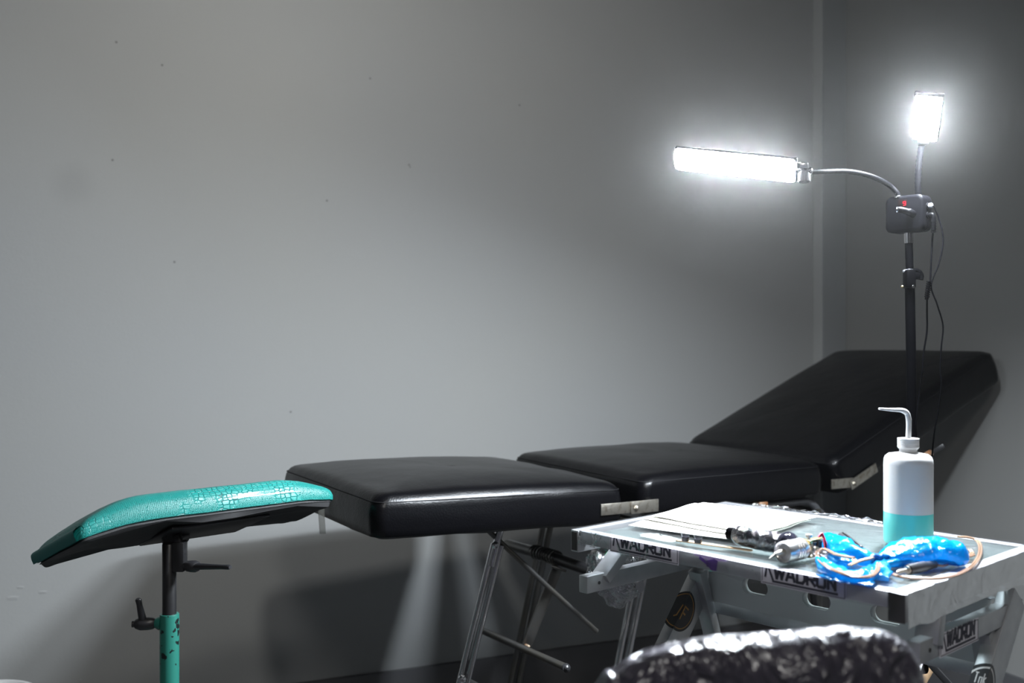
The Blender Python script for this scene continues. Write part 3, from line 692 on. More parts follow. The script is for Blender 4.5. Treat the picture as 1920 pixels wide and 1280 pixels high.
bm = B(); add_box(bm, tp(LS-.0115, -.0008, zc), (a_, b_, UP), (.0235, .0018, FH+.0006), .0006); obj('end_cap', bm, M['steel_dark'], rail_right, label='dark end cap')
bm = B(); add_box(bm, tp(LS/2, LT/2, ZT-.0052), (a_, b_, UP), (LS-.05, LT-.05, .006), .001); glass = obj('glass_top', bm, M['glass'], table)
# cling film stretched over the top and down the sides
def filmfn(u, v):
    s = -.018+(LS+.020)*u; t = -.0015+(LT+.003)*v; p = tp(s, t, ZT+.0008)
    k = noise.noise(V((s*14, t*60, 1)))*.0009+abs(noise.noise(V((s*30, t*11, 4))))*.0009
    ed = min(u, 1-u, v, 1-v); return p+UP*(k+.0003+(.0006 if ed > .02 else 0))
bm = B(); grid(bm, filmfn, 60, 46); tfilm = obj('cling_film_top', bm, M['film_top'], table, label='clear stretched cling film')
def side_film(s0, t0, s1, t1, out, n_, h0=.002, h1=-.045):
    p0, p1 = tp(s0, t0, ZT), tp(s1, t1, ZT); bm = B()
    grid(bm, lambda u, v: p0+(p1-p0)*u+UP*(h0+(h1-h0)*v+(noise.noise(V((u*9+s0*7, 3, t0)))*.006 if v > .9 else 0))+out*(.0030+.0016*noise.noise(V((u*22, v*3, s0+t0)))+(.0012*v)), n_, 6)
    return obj('cling_film_side', bm, M['film'], table)
side_film(.0, .002, LS-.02, .002, -b_, 70, .002, -.024); side_film(LS, 0, LS, LT, a_, 50)
# film ruffles along the back edge
bm = B(); grid(bm, lambda u, v: tp(.05+.30*u, LT-.004+.002*v, ZT+.001+v*(.004+.008*abs(noise.noise(V((u*14, 0, 2))))))+b_*.004*noise.noise(V((u*20, v*3, 5))), 60, 4); obj('cling_film_ruffle', bm, M['film_crumple'], tfilm)
# crumpled film hanging under the left corner
def blob(c, rx, ry, rz, seedv, par, nm='crumpled_film', m='film_crumple', amp=.35, ns=22):
    bm = B(); bmesh.ops.create_icosphere(bm, subdivisions=4, radius=1)
    for v in bm.verts:
        d = v.co.copy(); k = 1+amp*(noise.noise(d*1.8+V((seedv, 0, 0)))+.6*abs(noise.noise(d*4.5+V((0, seedv, 0)))))
        v.co = c+V((d.x*rx*k, d.y*ry*k, d.z*rz*k))
    return obj(nm, bm, M[m], par, smooth=True)
blob(at(1120, 1062, 1.80), .020, .02, .032, 1.3, table)
blob(at(1168, 1058, 1.86), .030, .02, .030, 2.7, table)
blob(at(1160, 1108, 1.86), .030, .016, .026, 5.1, table)
# low side rails, struts and legs
ZR = H-.420
for s_, t0_, lab in ((.016, -.004, 0), (.577, .052, 1)):
    rl = square_tube(tp(s_, t0_, ZR), tp(s_, .40, ZR), .020, .030, 'lower_rail')
    bm = B(); lathe(bm, tp(s_, t0_+.028, ZR)-a_*(.0101) if lab == 0 else tp(s_, t0_+.028, ZR)+a_*.0101, -a_ if lab == 0 else a_, [(.003, 0), (.003, .0008)], 12); obj('rivet_hole', bm, M['alu_dark'], rl)
    if lab == 0:
        bm = B(); lathe(bm, tp(s_+.0, t0_+.03, ZR)-b_*.0+V((0, -.0, 0))-a_*.0, a_, [(.003, .010), (.003, .0108)], 12); obj('rivet_hole', bm, M['alu_dark'], rl)
    square_tube(tp(s_, .11 if lab else .105, ZT-FH+.002), tp(s_, t0_+.045, ZR+.004), .018, .034, 'strut', up=a_)
    # main leg: wide channel leaning towards the camera
    top = tp(s_, .385, ZR+.02); d = (b_*-.115+UP*-.132).normalized(); foot = top+d*((0.012-top.z)/d.z)
    lg = square_tube(top, foot, .055, .024, 'leg', up=a_)
    bm = B(); q = top+d*.02; dd, ss, uu = frame_of(foot-top, a_)
    add_box(bm, foot, (dd, ss, uu), (.03, .058, .028), .004); obj('rubber_foot', bm, M['blackplastic'], lg)
    # rear leg of the crossed pair
    top2 = tp(s_, .30, ZR-.02); square_tube(top2+a_*(.012 if lab == 0 else -.012), tp(s_+(.012 if lab == 0 else -.012), .56, .01), .02, .03, 'rear_leg', up=a_)
    if lab == 0: leg_left = (top, foot, lg)
    else: leg_right = (top, foot, lg); rail_low = (rl, s_, t0_)
# perforated panel across the back with four slots
PT = .335; z0p, z1p = H-.503, H-.400
bm = B(); slots = [.136, .264, .394, .518]; cz = H-.459; hw, hr = .0285, .0155
sA, sB = .03, .565
def P2(s, z, t=PT): return tp(s, t, z)
cuts = [sA]+[(slots[i]+slots[i+1])/2 for i in range(3)]+[sB]
for i, sc in enumerate(slots):            # one cell of the plate around each slot
    l_, r_ = cuts[i], cuts[i+1]; n_ = 24; inner = []; outer_ = []
    for k in range(n_):
        an = 2*math.pi*k/n_; cx = math.cos(an); cy = math.sin(an)
        ix = (hw-hr)*(1 if cx > 0 else -1)+hr*cx; iy = hr*cy; inner.append((sc+ix, cz+iy))
        mx_ = (r_-sc) if cx > 0 else (sc-l_); my_ = (z1p-cz) if cy > 0 else (cz-z0p)
        if abs(cx) < 1e-9: kk = my_/abs(cy)
        elif abs(cy) < 1e-9: kk = mx_/abs(cx)
        else: kk = min(mx_/abs(cx), my_/abs(cy))
        outer_.append((sc+cx*kk, cz+cy*kk))
    # add exact corners
    vi = [bm.verts.new(P2(*q)) for q in inner]; vo = [bm.verts.new(P2(*q)) for q in outer_]
    for k in range(n_):
        k2 = (k+1) % n_; a1, a2 = outer_[k], outer_[k2]; fverts = [vo[k]]
        if abs(a1[0]-a2[0]) > 1e-6 and abs(a1[1]-a2[1]) > 1e-6:
            cxn = a1[0] if abs(a1[0]-sc) > abs(a2[0]-sc) else a2[0]; czn = a1[1] if abs(a1[1]-cz) > abs(a2[1]-cz) else a2[1]
            fverts.append(bm.verts.new(P2(r_ if cxn > sc else l_, z1p if czn > cz else z0p)))
        fverts += [vo[k2], vi[k2], vi[k]]; bm.faces.new(fverts)
plate = obj('slotted_panel', bm, M['panel'], table, smooth=False)
md = plate.modifiers.new('t', 'SOLIDIFY'); md.thickness = .0022; md.offset = 0
for sc in slots:
    bm = B(); pts_i = []
    for k in range(24):
        an = 2*math.pi*k/24; cx = math.cos(an); cy = math.sin(an); pts_i.append(((hw-hr)*(1 if cx > 0 else -1)+hr*cx+sc, cz+hr*cy))
    A_ = [bm.verts.new(P2(x, z)) for x, z in pts_i]; B_ = [bm.verts.new(P2(x, z, PT+.014)) for x, z in pts_i]
    for k in range(24): bm.faces.new((A_[k], A_[(k+1) % 24], B_[(k+1) % 24], B_[k]))
    o = obj('slot_lip', bm, M['panel'], plate); md = o.modifiers.new('t', 'SOLIDIFY'); md.thickness = .0015
bm = B(); add_box(bm, tp((sA+sB)/2, PT+.010, z0p-.012), (a_, (b_+UP*-.5).normalized(), (UP+b_*.5).normalized()), (sB-sA, .003, .026), .001); obj('panel_flange', bm, M['alu'], plate)
bm = B(); beam(bm, tp(sA, PT+.008, z1p), tp(sB, PT+.008, z1p), .018, .004); obj('panel_flange', bm, M['alu'], plate)
bm = B(); lathe(bm, P2(.055, H-.437)-b_*.0012, -b_, [(.003, 0), (.003, .0008)], 12); obj('rivet_hole', bm, M['alu_dark'], plate)
# stickers ---------------------------------------------------------------
LET = {'K': [((.5, 0), (.5, 1)), ((.5, .95), (1.0, 0))],
       'W': [((0, 1), (.22, 0)), ((.22, 0), (.5, .9)), ((.5, .9), (.72, 0)), ((.72, 0), (1, 1))],
       'A': [((0, 0), (.45, 1)), ((.45, 1), (.62, 1)), ((.62, 1), (1, 0)), ((.25, .32), (.8, .32))],
       'D': [((.1, 0), (.1, 1)), ((.1, 1), (.75, 1)), ((.75, 1), (1, .75)), ((1, .75), (1, .25)), ((1, .25), (.75, 0)), ((.75, 0), (.1, 0))],
       'R': [((.1, 0), (.1, 1)), ((.1, 1), (.95, 1)), ((.95, 1), (.95, .5)), ((.95, .5), (.1, .45)), ((.5, .45), (1, 0))],
       'O': [((.05, .1), (.05, .9)), ((.05, .9), (.2, 1)), ((.2, 1), (.8, 1)), ((.8, 1), (.95, .9)), ((.95, .9), (.95, .1)), ((.95, .1), (.8, 0)), ((.8, 0), (.2, 0)), ((.2, 0), (.05, .1))],
       'N': [((.1, 0), (.1, 1)), ((.1, 1), (.9, 0)), ((.9, 0), (.9, 1))],
       'J': [((1, 1), (.6, .15)), ((.6, .15), (.1, .05))], 'T': [((0, 1), (1, 1)), ((.5, 1), (.5, 0))], 'F': [((.1, 0), (.1, 1)), ((.1, 1), (.95, 1)), ((.1, .52), (.75, .52))],
       'I': [((.5, 0), (.5, 1)), ((.2, 1), (.8, 1))], 'n': [((.1, 0), (.1, .6)), ((.1, .6), (.8, .6)), ((.8, .6), (.8, 0))], 'k': [((.1, 0), (.1, 1)), ((.1, .3), (.8, .65)), ((.3, .4), (.8, 0))]}
def strokes(bm, segs, org, X, Z, Nn, sx, sz, wgt, thk=.0004):
    for (p, q) in segs:
        A_ = org+X*(p[0]*sx)+Z*(p[1]*sz); B_ = org+X*(q[0]*sx)+Z*(q[1]*sz); d = B_-A_
        if d.length < 1e-6: continue
        d.normalize(); s = Nn.cross(d).normalized(); add_box(bm, (A_+B_)/2, (d, s, Nn), ((B_-A_).length+wgt*.7, wgt, thk))
def trim(bm, p, n_):                       # cut away what lies beyond the plane
    bmesh.ops.bisect_plane(bm, geom=bm.verts[:]+bm.edges[:]+bm.faces[:], plane_co=p, plane_no=n_, clear_outer=True)
def kw_sticker(o0, X, Z, Nn, ln, hh, par, lean=0, crop=None):
    sh = crop or hh; bm = B(); add_box(bm, o0+X*ln/2+Z*sh/2, (X, Z, Nn), (ln, sh, .0005))
    if crop: add_box(bm, o0+X*ln/2+Z*(sh+.0002)-Nn*.004, (X, Nn, Z), (ln, .009, .0005))
    st = obj('sticker', bm, M['sticker'], par, label='white sticker with black lettering')
    n0 = o0+Nn*.0006; bm = B(); m_ = .0022
    strokes(bm, [((m_, m_), (ln-m_, m_)), ((ln-m_, m_), (ln-m_, hh-m_)), ((m_, m_*2), (m_, hh-m_)), ((m_, hh-m_), (ln-m_, hh-m_))], n0, X, Z, Nn, 1, 1, .0008)
    ly, lh = hh*.38, hh*.56; Zl = (Z+X*lean)
    strokes(bm, [((.055*ln, ly), (.075*ln, ly+lh)), ((.085*ln, ly+lh), (.155*ln, hh*.20)), ((.15*ln, hh*.20), (.9*ln, hh*.20))], n0, X, Z, Nn, 1, 1, .0032)
    x = .17*ln; lw = .108*ln; wg = .0048 if hh > .032 else .0042
    for ch in 'WADRON':
        w2 = lw*(1.12 if ch == 'W' else .9); strokes(bm, LET[ch], n0+X*x+Z*ly, X, Zl, Nn, w2, lh, wg); x += w2+.022*ln
    if crop: trim(bm, o0+Z*(crop+.0001), Z)
    obj('lettering', bm, M['ink'], st); return st
fo = tp(0, .002, ZT-RH)-b_*.0009
kw_sticker(fo+a_*.074-UP*.002, a_, UP, -b_, .146, .030, rail_front, crop=.0238)
kw_sticker(fo+a_*.372-UP*.002, a_, UP, -b_, .136, .030, rail_front, crop=.0238)
kw_sticker(tp(rail_low[1], rail_low[2]+.055, ZR-.0165)+a_*.0112, b_, UP, a_, .125, .033, rail_low[0], .12)
# purple marker smear on the front rail
bm = B()
strokes(bm, [((0, .014), (.012, .008)), ((.012, .008), (.022, .001)), ((.014, .010), (.026, .014)), ((.026, .014), (.030, .013)), ((.030, .013), (.028, .001)), ((.014, .005), (.027, .005)), ((.018, .009), (.028, .009)), ((.022, .001), (.028, .001))], fo+a_*.262+UP*.003-b_*.0003, a_, UP, -b_, 1, 1, .0048)
obj('marker_smear', bm, M['purple'], rail_front)
bm = B(); grid(bm, lambda u, v: fo+a_*(.250+.060*u)+UP*(.0222-.007*v*(1-.6*abs(2*u-1)))-b_*(.0001), 16, 4); obj('ink_smear', bm, M['violet'], rail_front)
# dark round sticker with a gold letter on the left leg
top, foot, lg = leg_left; dd, ss, uu = frame_of(foot-top, a_)
Nn = -uu if (-uu).dot(V((0, -1, 0))) > 0 else uu
qn = ss if ss.dot(V((0, -1, 0))) > 0 else -ss   # narrow side that faces the camera's left
def on_leg(lp, dist, x, face, half): return lp+dd*dist+face*half+x
edgeX = ss if ss.dot(V((0, -1, 0))) > 0 else -ss   # normal of the leg's front face
def disc(bm, c, X, Z, Nn, r0, r1, a0, a1, n_=28, thk=.0004):
    in_ = []; ou = []
    for k in range(n_+1):
        an = math.radians(a0+(a1-a0)*k/n_); v = X*math.cos(an)+Z*math.sin(an); in_.append(bm.verts.new(c+v*r0+Nn*thk)); ou.append(bm.verts.new(c+v*r1+Nn*thk))
    for k in range(n_): bm.faces.new((in_[k], in_[k+1], ou[k+1], ou[k]))
def leg_badge(legdata, dist, r_, ring, ringmat, ri, ro, glyphs, gmat):
    top, foot, lg = legdata; cl = top+dd*dist; cA_ = cl+a_*.0121+edgeX*.0275; cF_ = cl+edgeX*.0276
    def clip(bm):
        trim(bm, cF_+a_*.0119, a_); trim(bm, cF_-a_*.0119, -a_)
    for nm, c_, X_, N_, rng in (('round_sticker', cA_, -edgeX, a_, (-90, 90)), ('round_sticker', cF_+a_*.012, -a_, edgeX, (-90, 90))):
        bm = B(); disc(bm, c_, X_, -dd, N_, .0001, r_, *rng)
        if N_ is edgeX: clip(bm)
        st_ = obj(nm, bm, M['blackplastic'], lg)
        for rg_ in ([rng] if N_ is not edgeX else [(-90, 0), (0, 90)]):
            bm = B(); disc(bm, c_, X_, -dd, N_, ri, ro, *rg_, thk=.0007)
            if N_ is edgeX: clip(bm)
            obj('sticker_ring', bm, M[ringmat], st_)
        bm = B()
        for (g, x0, z0, sx_, sz_, w_) in glyphs:
            if (N_ is edgeX) == (x0 < 0):
                q = c_+X_*abs(x0)-dd*z0+N_*.0009; strokes(bm, LET[g], q, (-X_ if N_ is edgeX else X_), -dd, N_, sx_, sz_, w_)
        if bm.verts: obj('sticker_print', bm, M[gmat], st_)
        else: bm.free()
leg_badge(leg_left, .168, .040, 1, 'gold', .0335, .0355, [('F', .002, -.016, .014, .026, .0034), ('J', -.012, -.016, .010, .026, .003)], 'gold')
leg_badge(leg_right, .168, .036, 1, 'white', .0275, .0305, [('I', -.0185, .002, .006, .016, .0016), ('n', -.011, .002, .005, .016, .0014), ('k', -.005, .002, .004, .016, .0014)], 'white')
# green sticker on the left strut
gs = at(1150, 1058, 1.765); Xg = b_*-1; 
gp = tp(.016, .083, H-.392)-a_*.0175
bm = B(); disc(bm, gp, b_, UP, -a_, .0001, .0155, 0, 360); g_ = obj('green_sticker', bm, M['green'], table)
bm = B(); strokes(bm, LET['O'], gp-a_*.0008+UP*.001-b_*.004, b_, UP, -a_, .008, .009, .0016); strokes(bm, LET['T'], gp-a_*.0008-UP*.011-b_*.004, b_, UP, -a_, .008, .009, .0016); obj('sticker_print', bm, M['white'], g_)

# ================================================================= things on the tray
ZS = ZT+.0035
def T(px, py, h=0):                       # point above the tray seen at a pixel
    z = ZS+h; Y = (H-z)*F/(py-640); return at(px, py, Y)
# paper towels
def sheet(cs, h, nm, lab, sd, amp=.003):
    P = [T(x, y, h) for x, y in cs]; 
    for p in P: p.z = ZS+h
    bm = B()
    def fn(u, v):
        p = P[0]*(1-u)*(1-v)+P[1]*u*(1-v)+P[2]*u*v+P[3]*(1-u)*v
        k = noise.noise(V((p.x*7, p.y*7, 2)))*.004+noise.noise(V((p.x*16, p.y*16, 4)))*.001
        e = max(abs(2*u-1), abs(2*v-1))**6
        return p+UP*(.002+k*.5+e*amp*.4*max(0, noise.noise(V((u*3, v*3, sd+9)))))+V((noise.noise(V((u*4, v*4, sd+3))), noise.noise(V((u*4, v*4, sd+7))), 0))*.003
    grid(bm, fn, 44, 36); o = obj(nm, bm, M['paper'], None)
    md = o.modifiers.new('t', 'SOLIDIFY'); md.thickness = .0006; md.offset = 1
    tag(o, lab, 'paper', 'paper towels on the tray'); return o
sheet([(1178, 987), (1298, 950), (1520, 978), (1392, 1018)], .0003, 'paper_towel', 'white paper towel lowest of the stack, its left tip nearest the tray corner', 1)
sheet([(1204, 975), (1302, 945), (1524, 972), (1404, 1011)], .0028, 'paper_towel', 'white paper towel in the middle of the stack on the tray', 2.2)
sheet([(1222, 970), (1318, 944), (1538, 970), (1418, 1004)], .0054, 'paper_towel', 'white paper towel topmost of the stack with raised wavy back edge', 3.7, .006)
# wooden stick
p0, p1 = T(1268, 1013, .001), T(1411, 1033, .001); p0.z = p1.z = ZS+.001
d = (p1-p0).normalized(); s = d.cross(UP).normalized(); bm = B(); ol = []
hwid = .0052; LL = (p1-p0).length
for k in range(13): an = math.radians(90+180*k/12); ol.append((hwid*math.cos(an)+hwid, hwid*math.sin(an)))
for k in range(13): an = math.radians(-90+180*k/12); ol.append((LL-hwid+hwid*math.cos(an), hwid*math.sin(an)))
lo_ = [bm.verts.new(p0+d*x+s*y) for x, y in ol]; hi_ = [bm.verts.new(p0+d*x+s*y+UP*.0018) for x, y in ol]
for k in range(len(ol)): bm.faces.new((lo_[k], lo_[(k+1) % len(ol)], hi_[(k+1) % len(ol)], hi_[k]))
bm.faces.new(lo_[::-1]); bm.faces.new(hi_); tag(obj('wooden_spatula', bm, M['wood'], None), 'flat pale wooden stick lying beneath the two ink cups', 'stick')
# ink cups
for i, (px, py, lab) in enumerate(((1285, 1014, 'tiny clear ink cup, the left one on the wooden stick'), (1309, 1017, 'tiny clear ink cup, the right one with a lower ink level'))):
    c = T(px, py, .0036); t = thing('ink_cup', lab, 'ink cup', c, 'ink cups on the wooden stick')
    bm = B(); lathe(bm, c, UP, [(.0062, 0), (.0068, .004), (.0070, .0115), (.0074, .0118), (.0074, .0126), (.0066, .0126), (.0062, .003)], 28); obj('cup', bm, M['cap_clear'], t)
    bm = B(); lathe(bm, c, UP, [(.0058, .0004), (.0063, .004), (.0064, .0072-.001*i), (.002, .0070-.001*i)], 24); obj('ink', bm, M['inkblack'], t)
# ointment smear
bm = B(); ctr = T(1240, 1008, 0)
def oin(u, v):
    an = u*2*math.pi; r = v; k = 1+.45*noise.noise(V((math.cos(an)*1.6, math.sin(an)*1.6, 3)))
    return ctr+a_*.048*r*k*math.cos(an)+b_*.016*r*k*math.sin(an)+UP*(.0042*(1-v**2)*(1+.9*noise.noise(V((u*9, v*5, 1)))) )
grid(bm, oin, 48, 8); bmesh.ops.remove_doubles(bm, verts=bm.verts, dist=1e-5)
tag(obj('ointment_smear', bm, mat('clear_ointment', (.30, .33, .32), .15, coat=.4, bump=(120, .6, .002), alpha=.6), None), 'whitish smear of ointment beside the paper towels', 'ointment')
# wrapped pen machine
m1 = thing('tattoo_machine', 'black pen-shaped tattoo machine wrapped in clear film lying on paper towels', 'tattoo machine', T(1430, 1020, 0), 'tattoo machines on the tray')
g0, g1_ = T(1378, 1004, .018), T(1478, 1018, .020); g0.z = ZS+.020; g1_.z = ZS+.017
d = (g1_-g0).normalized(); L = (g1_-g0).length
bm = B(); lathe(bm, g0, d, [(.004, -.013), (.0095, -.012), (.0105, -.004), (.0095, .008)], 24); obj('needle_cartridge', bm, M['greyplastic'], m1)
bm = B(); tube(bm, [g0-d*.028, g0-d*.010], [.0006, .0012], 8); obj('needle', bm, M['steel_dark'], m1)
bm = B(); P_ = [g0+d*L*k/16 for k in range(17)]; tube(bm, P_, [.011, .0145, .0155]+[.0153]*10+[.0148, .014, .012, .010], 26, noise_amp=.05, nscale=60); gr = obj('grip', bm, M['machine'], m1)
bm = B(); tube(bm, P_, [.0115, .0152, .0163]+[.0161]*10+[.0156, .015, .013, .012], 40, noise_amp=.12, nscale=75); obj('film_wrap', bm, M['film_pen'], gr)
bl = blob(g1_+d*.004+UP*.004-V((.004, 0, 0)), .0175, .016, .0165, 3.3, m1, 'motor_housing', 'machine', .06)
bm = B(); tube(bm, smoothpath([g1_+d*.012, g1_+d*.03-UP*.001+b_*.002, g1_+d*.055-UP*.004, g1_+d*.075-UP*.006], 5), [.014, .013, .011, .010, .010, .009, .009, .008, .008, .007, .007, .006, .006, .005, .004, .004], 18, noise_amp=.5, nscale=60); obj('film_tail', bm, M['film_pen'], m1)
# machine with steel grip
m2 = thing('tattoo_machine', 'coil tattoo machine with a grooved steel grip pointing at the tray edge', 'tattoo machine', T(1500, 1048, 0), 'tattoo machines on the tray')
c0, c1 = T(1469, 1056, 0), T(1514, 1046, 0); c0.z = ZS+.0165; c1.z = ZS+.0165; d = (c1-c0).normalized()
G = .016; prof = [(.004, .006), (.0125, .005), (.0135, -.001), (.0150, -.002), (G, 0), (G, .016)]
for k in range(3): x = .018+k*.0055; prof += [(G, x), (G*.93, x+.001), (G*.93, x+.0025), (G, x+.0035)]
prof += [(G, .042), (.015, .044), (.009, .0445), (.008, .05)]
bm = B(); lathe(bm, c0, d, prof, 40); gp_ = obj('steel_grip', bm, M['alu_bright'], m2, label='polished steel grip')
bm = B(); lathe(bm, c0+d*-.010, d, [(.0022, -.012), (.0035, -.004), (.0048, .0), (.0055, .010)], 20); obj('tip_tube', bm, M['nickel'], gp_)
tipn = c0-d*.034-UP*.005; bm = B(); tube(bm, [tipn, c0-d*.016], [.0009, .0028], 10); obj('needle_tip', bm, M['steel_dark'], gp_)
fr0 = c0+d*.052
bm = B(); add_box(bm, fr0+d*.004+UP*-.001, (d, d.cross(UP).normalized(), UP), (.007, .018, .026), .001); obj('brass_frame', bm, M['brass'], m2)
bm = B(); add_box(bm, fr0+d*.022-UP*.0125, (d, d.cross(UP).normalized(), UP), (.040, .016, .005), .001); obj('frame_base', bm, M['blackmetal'], m2)
for k in range(2):
    bm = B(); lathe(bm, fr0+d*(.016+.016*k)-UP*.010, UP, [(.0075, 0), (.0075, .002), (.0066, .002), (.0066, .015), (.0075, .015), (.0075, .017)], 20); obj('coil', bm, M['blackmetal'], m2)
bm = B(); beam(bm, fr0+d*.002+UP*.010, fr0+d*.040+UP*.010, .010, .0025); obj('armature_bar', bm, M['brass'], m2)
bm = B(); tube(bm, [fr0+d*.010-UP*.0, fr0+d*.010+UP*.020], .0022, 10); lathe(bm, fr0+d*.010+UP*.015, UP, [(.005, 0), (.005, .004)], 12); obj('contact_screw', bm, M['nickel'], m2)
for k, (mm, oo) in enumerate((('red', .0), ('cable', .004), ('red', .008))):
    bm = B(); tube(bm, smoothpath([fr0+d*.03+UP*(.006+oo*.3), fr0+d*.042+UP*(.013+oo*.4)+b_*.002, T(1548, 1030, .010)+b_*oo, T(1562, 1032, .004)], 6), .0011, 8); obj('wire', bm, M[mm], m2)
# black spare bars behind the sleeve
for k, (x0, y0, x1, y1, lab) in enumerate(((1579, 1003, 1611, 1028, 'slim black bar poking out of the blue sleeve, nearer the wash bottle'),)):
    q0, q1 = T(x0, y0, .010), T(x1, y1, .006); bm = B(); beam(bm, q0, q1, .014, .008, bev=.002)
    o = obj('machine_grip_bar', bm, M['blackplastic'], None); tag(o, lab, 'tool part')
    bm = B(); beam(bm, q0+UP*.0045, q1+UP*.0045, .003, .001, bev=0); obj('silver_edge', bm, M['chrome'], o)
# blue sleeve --------------------------------------------------------------
slv = thing('blue_sleeve', 'crumpled blue plastic cord sleeve twisted like a bow on the tray', 'plastic sleeve', T(1655, 1060, 0))
def lobe(pts, rr, fl, nm='lobe', amp=.35, ns=34, m='blue'):
    P_ = smoothpath([T(x, y, h) for x, y, h in pts], 7); n_ = len(P_); rads = []
    for i in range(n_):
        f_ = i/(n_-1)*(len(rr)-1); k = min(int(f_), len(rr)-2); rads.append(rr[k]+(rr[k+1]-rr[k])*(f_-k))
    bm = B(); tube(bm, P_, rads, 36, flat=fl, noise_amp=amp, nscale=ns)
    for v in bm.verts:                     # sharp folds of thin plastic
        q = v.co*55; v.co.z += .006*(.35-abs(noise.noise(q)))+.0016*noise.noise(v.co*140); v.co += a_*.004*noise.noise(q+V((9, 0, 0)))
        v.co.z = max(v.co.z, ZS+.0004)
    o = obj(nm, bm, M[m], slv); return o
lobe([(1648, 1046, .010), (1690, 1040, .014), (1740, 1036, .016), (1790, 1040, .014), (1812, 1046, .010)], [.009, .026, .034, .033, .028, .014], .62, amp=.30)
lobe([(1652, 1058, .006), (1700, 1054, .006), (1760, 1052, .007), (1806, 1050, .007)], [.012, .016, .018, .016, .008], .4, amp=.4)
lobe([(1552, 1012, .016), (1566, 1022, .014), (1590, 1036, .012), (1620, 1046, .010), (1648, 1050, .009)], [.012, .018, .020, .016, .008], .75, amp=.3)
lobe([(1541, 1052, .006), (1560, 1070, .006), (1595, 1082, .006), (1628, 1078, .006), (1650, 1062, .007), (1652, 1050, .008)], [.010, .015, .017, .015, .012, .007], .55, amp=.35)
lobe([(1558, 1044, .008), (1580, 1052, .008), (1604, 1056, .007)], [.010, .014, .007], .6, amp=.35)
lobe([(1645, 1050, .009), (1650, 1066, .006), (1650, 1086, .002)], [.010, .012, .013], .5, amp=.4)
lobe([(1540, 1078, .0015), (1580, 1088, .0012), (1640, 1096, .001)], [.010, .016, .012], .12, amp=.4)
lobe([(1630, 1044, .016), (1646, 1044, .016), (1664, 1043, .014)], [.004, .008, .006], .6, 'knot', m='bluedark')
# copper twin cable with jack plug
cable = thing('clip_cord', 'clear copper twin cable coiled around the blue sleeve with a black jack plug', 'cable', T(1720, 1080, 0))
def cord(pts, par=cable, r=.0016, gap=.0017):
    P_ = smoothpath([T(x, y, h) for x, y, h in pts], 8)
    for q in (-1, 1):
        off = []
        for i, p in enumerate(P_):
            d = (P_[min(i+1, len(P_)-1)]-P_[max(i-1, 0)]); s = d.cross(UP); s = s.normalized() if s.length > 1e-9 else V((1, 0, 0)); off.append(p+s*gap*q)
        bm = B(); tube(bm, off, r, 8); obj('cord', bm, M['copper'], par)
cord([(1797, 1006, .010), (1815, 1007, .008), (1832, 1013, .004), (1838, 1026, .002), (1835, 1044, .002), (1820, 1063, .002), (1795, 1077, .002), (1762, 1084, .002), (1725, 1084, .002), (1685, 1080, .002), (1665, 1071, .002), (1660, 1065, .002), (1672, 1058, .002), (1700, 1052, .003), (1745, 1048, .004), (1780, 1047, .003), (1815, 1043, .003), (1825, 1040, .003)])
cord([(1756, 1059, .006), (1768, 1060, .004), (1782, 1054, .003), (1800, 1046, .003), (1822, 1038, .004), (1818, 1030, .008)])
cord([(1601, 1046, .020), (1570, 1040, .018), (1545, 1029, .016), (1532, 1036, .012), (1534, 1046, .010), (1548, 1060, .014), (1575, 1073, .018), (1605, 1081, .016), (1630, 1080, .014), (1644, 1070, .014), (1648, 1055, .018)])
cord([(1592, 1060, .016), (1610, 1052, .018), (1636, 1045, .020)])
j0, j1 = T(1702, 1068, .0075), T(1754, 1057, .0070); d = (j1-j0).normalized(); LJ = (j1-j0).length
bm = B(); lathe(bm, j0, d, [(.0055, 0), (.0072, .001), (.0074, .004), (.0074, LJ*.6), (.0060, LJ*.66), (.0058, LJ*.95), (.0045, LJ)], 24); pl = obj('jack_plug', bm, M['blackplastic'], cable, label='black plug')
bm = B(); lathe(bm, j0, -d, [(.0055, 0), (.0055, .002), (.0026, .0022), (.0026, .016), (.0021, .0165), (.0021, .0175), (.0026, .018), (.0028, .021), (.0018, .024), (.0006, .026)], 20); obj('jack_tip', bm, M['nickel'], pl, label='steel contact')
# wash bottle --------------------------------------------------------------
bb = T(1703, 1018, 0); bb.z = ZS
wb = thing('wash_bottle', 'milky squeeze bottle with bent spout, half full of teal soap', 'bottle', bb)
k_ = bb.y/F; rB = 44*k_; zL = H-(959-640)*k_-ZS; zSh = H-(862-640)*k_-ZS; zTop = H-(848-640)*k_-ZS; zN = H-(836-640)*k_-ZS; zC = H-(821-640)*k_-ZS
bm = B(); lathe(bm, bb, UP, [(rB*.9, 0), (rB*.98, .002), (rB, .006), (rB, zL)], 48); body = obj('soap_liquid', bm, M['liquid'], wb, label='teal liquid')
bm = B(); lathe(bm, bb, UP, [(rB, zL+.0002), (rB, zSh-.006), (rB*.985, zSh+.001), (rB*.93, zSh+.006), (rB*.82, zSh+.0095), (rB*.6, zTop-.001), (rB*.36, zTop+.001), (rB*.36, zN-.003)], 48); obj('bottle_body', bm, M['bottle'], wb)
prof = [(rB*.40, zN-.004), (rB*.44, zN-.002)]
for k in range(5): z = zN+(zC-zN)*k/5; prof += [(rB*.445, z), (rB*.43, z+.0012), (rB*.445, z+.0024)]
prof += [(rB*.44, zC-.001), (rB*.40, zC)]
bm = B(); lathe(bm, bb, UP, prof, 32); cap = obj('screw_cap', bm, M['bottle'], wb)
Yb = bb.y
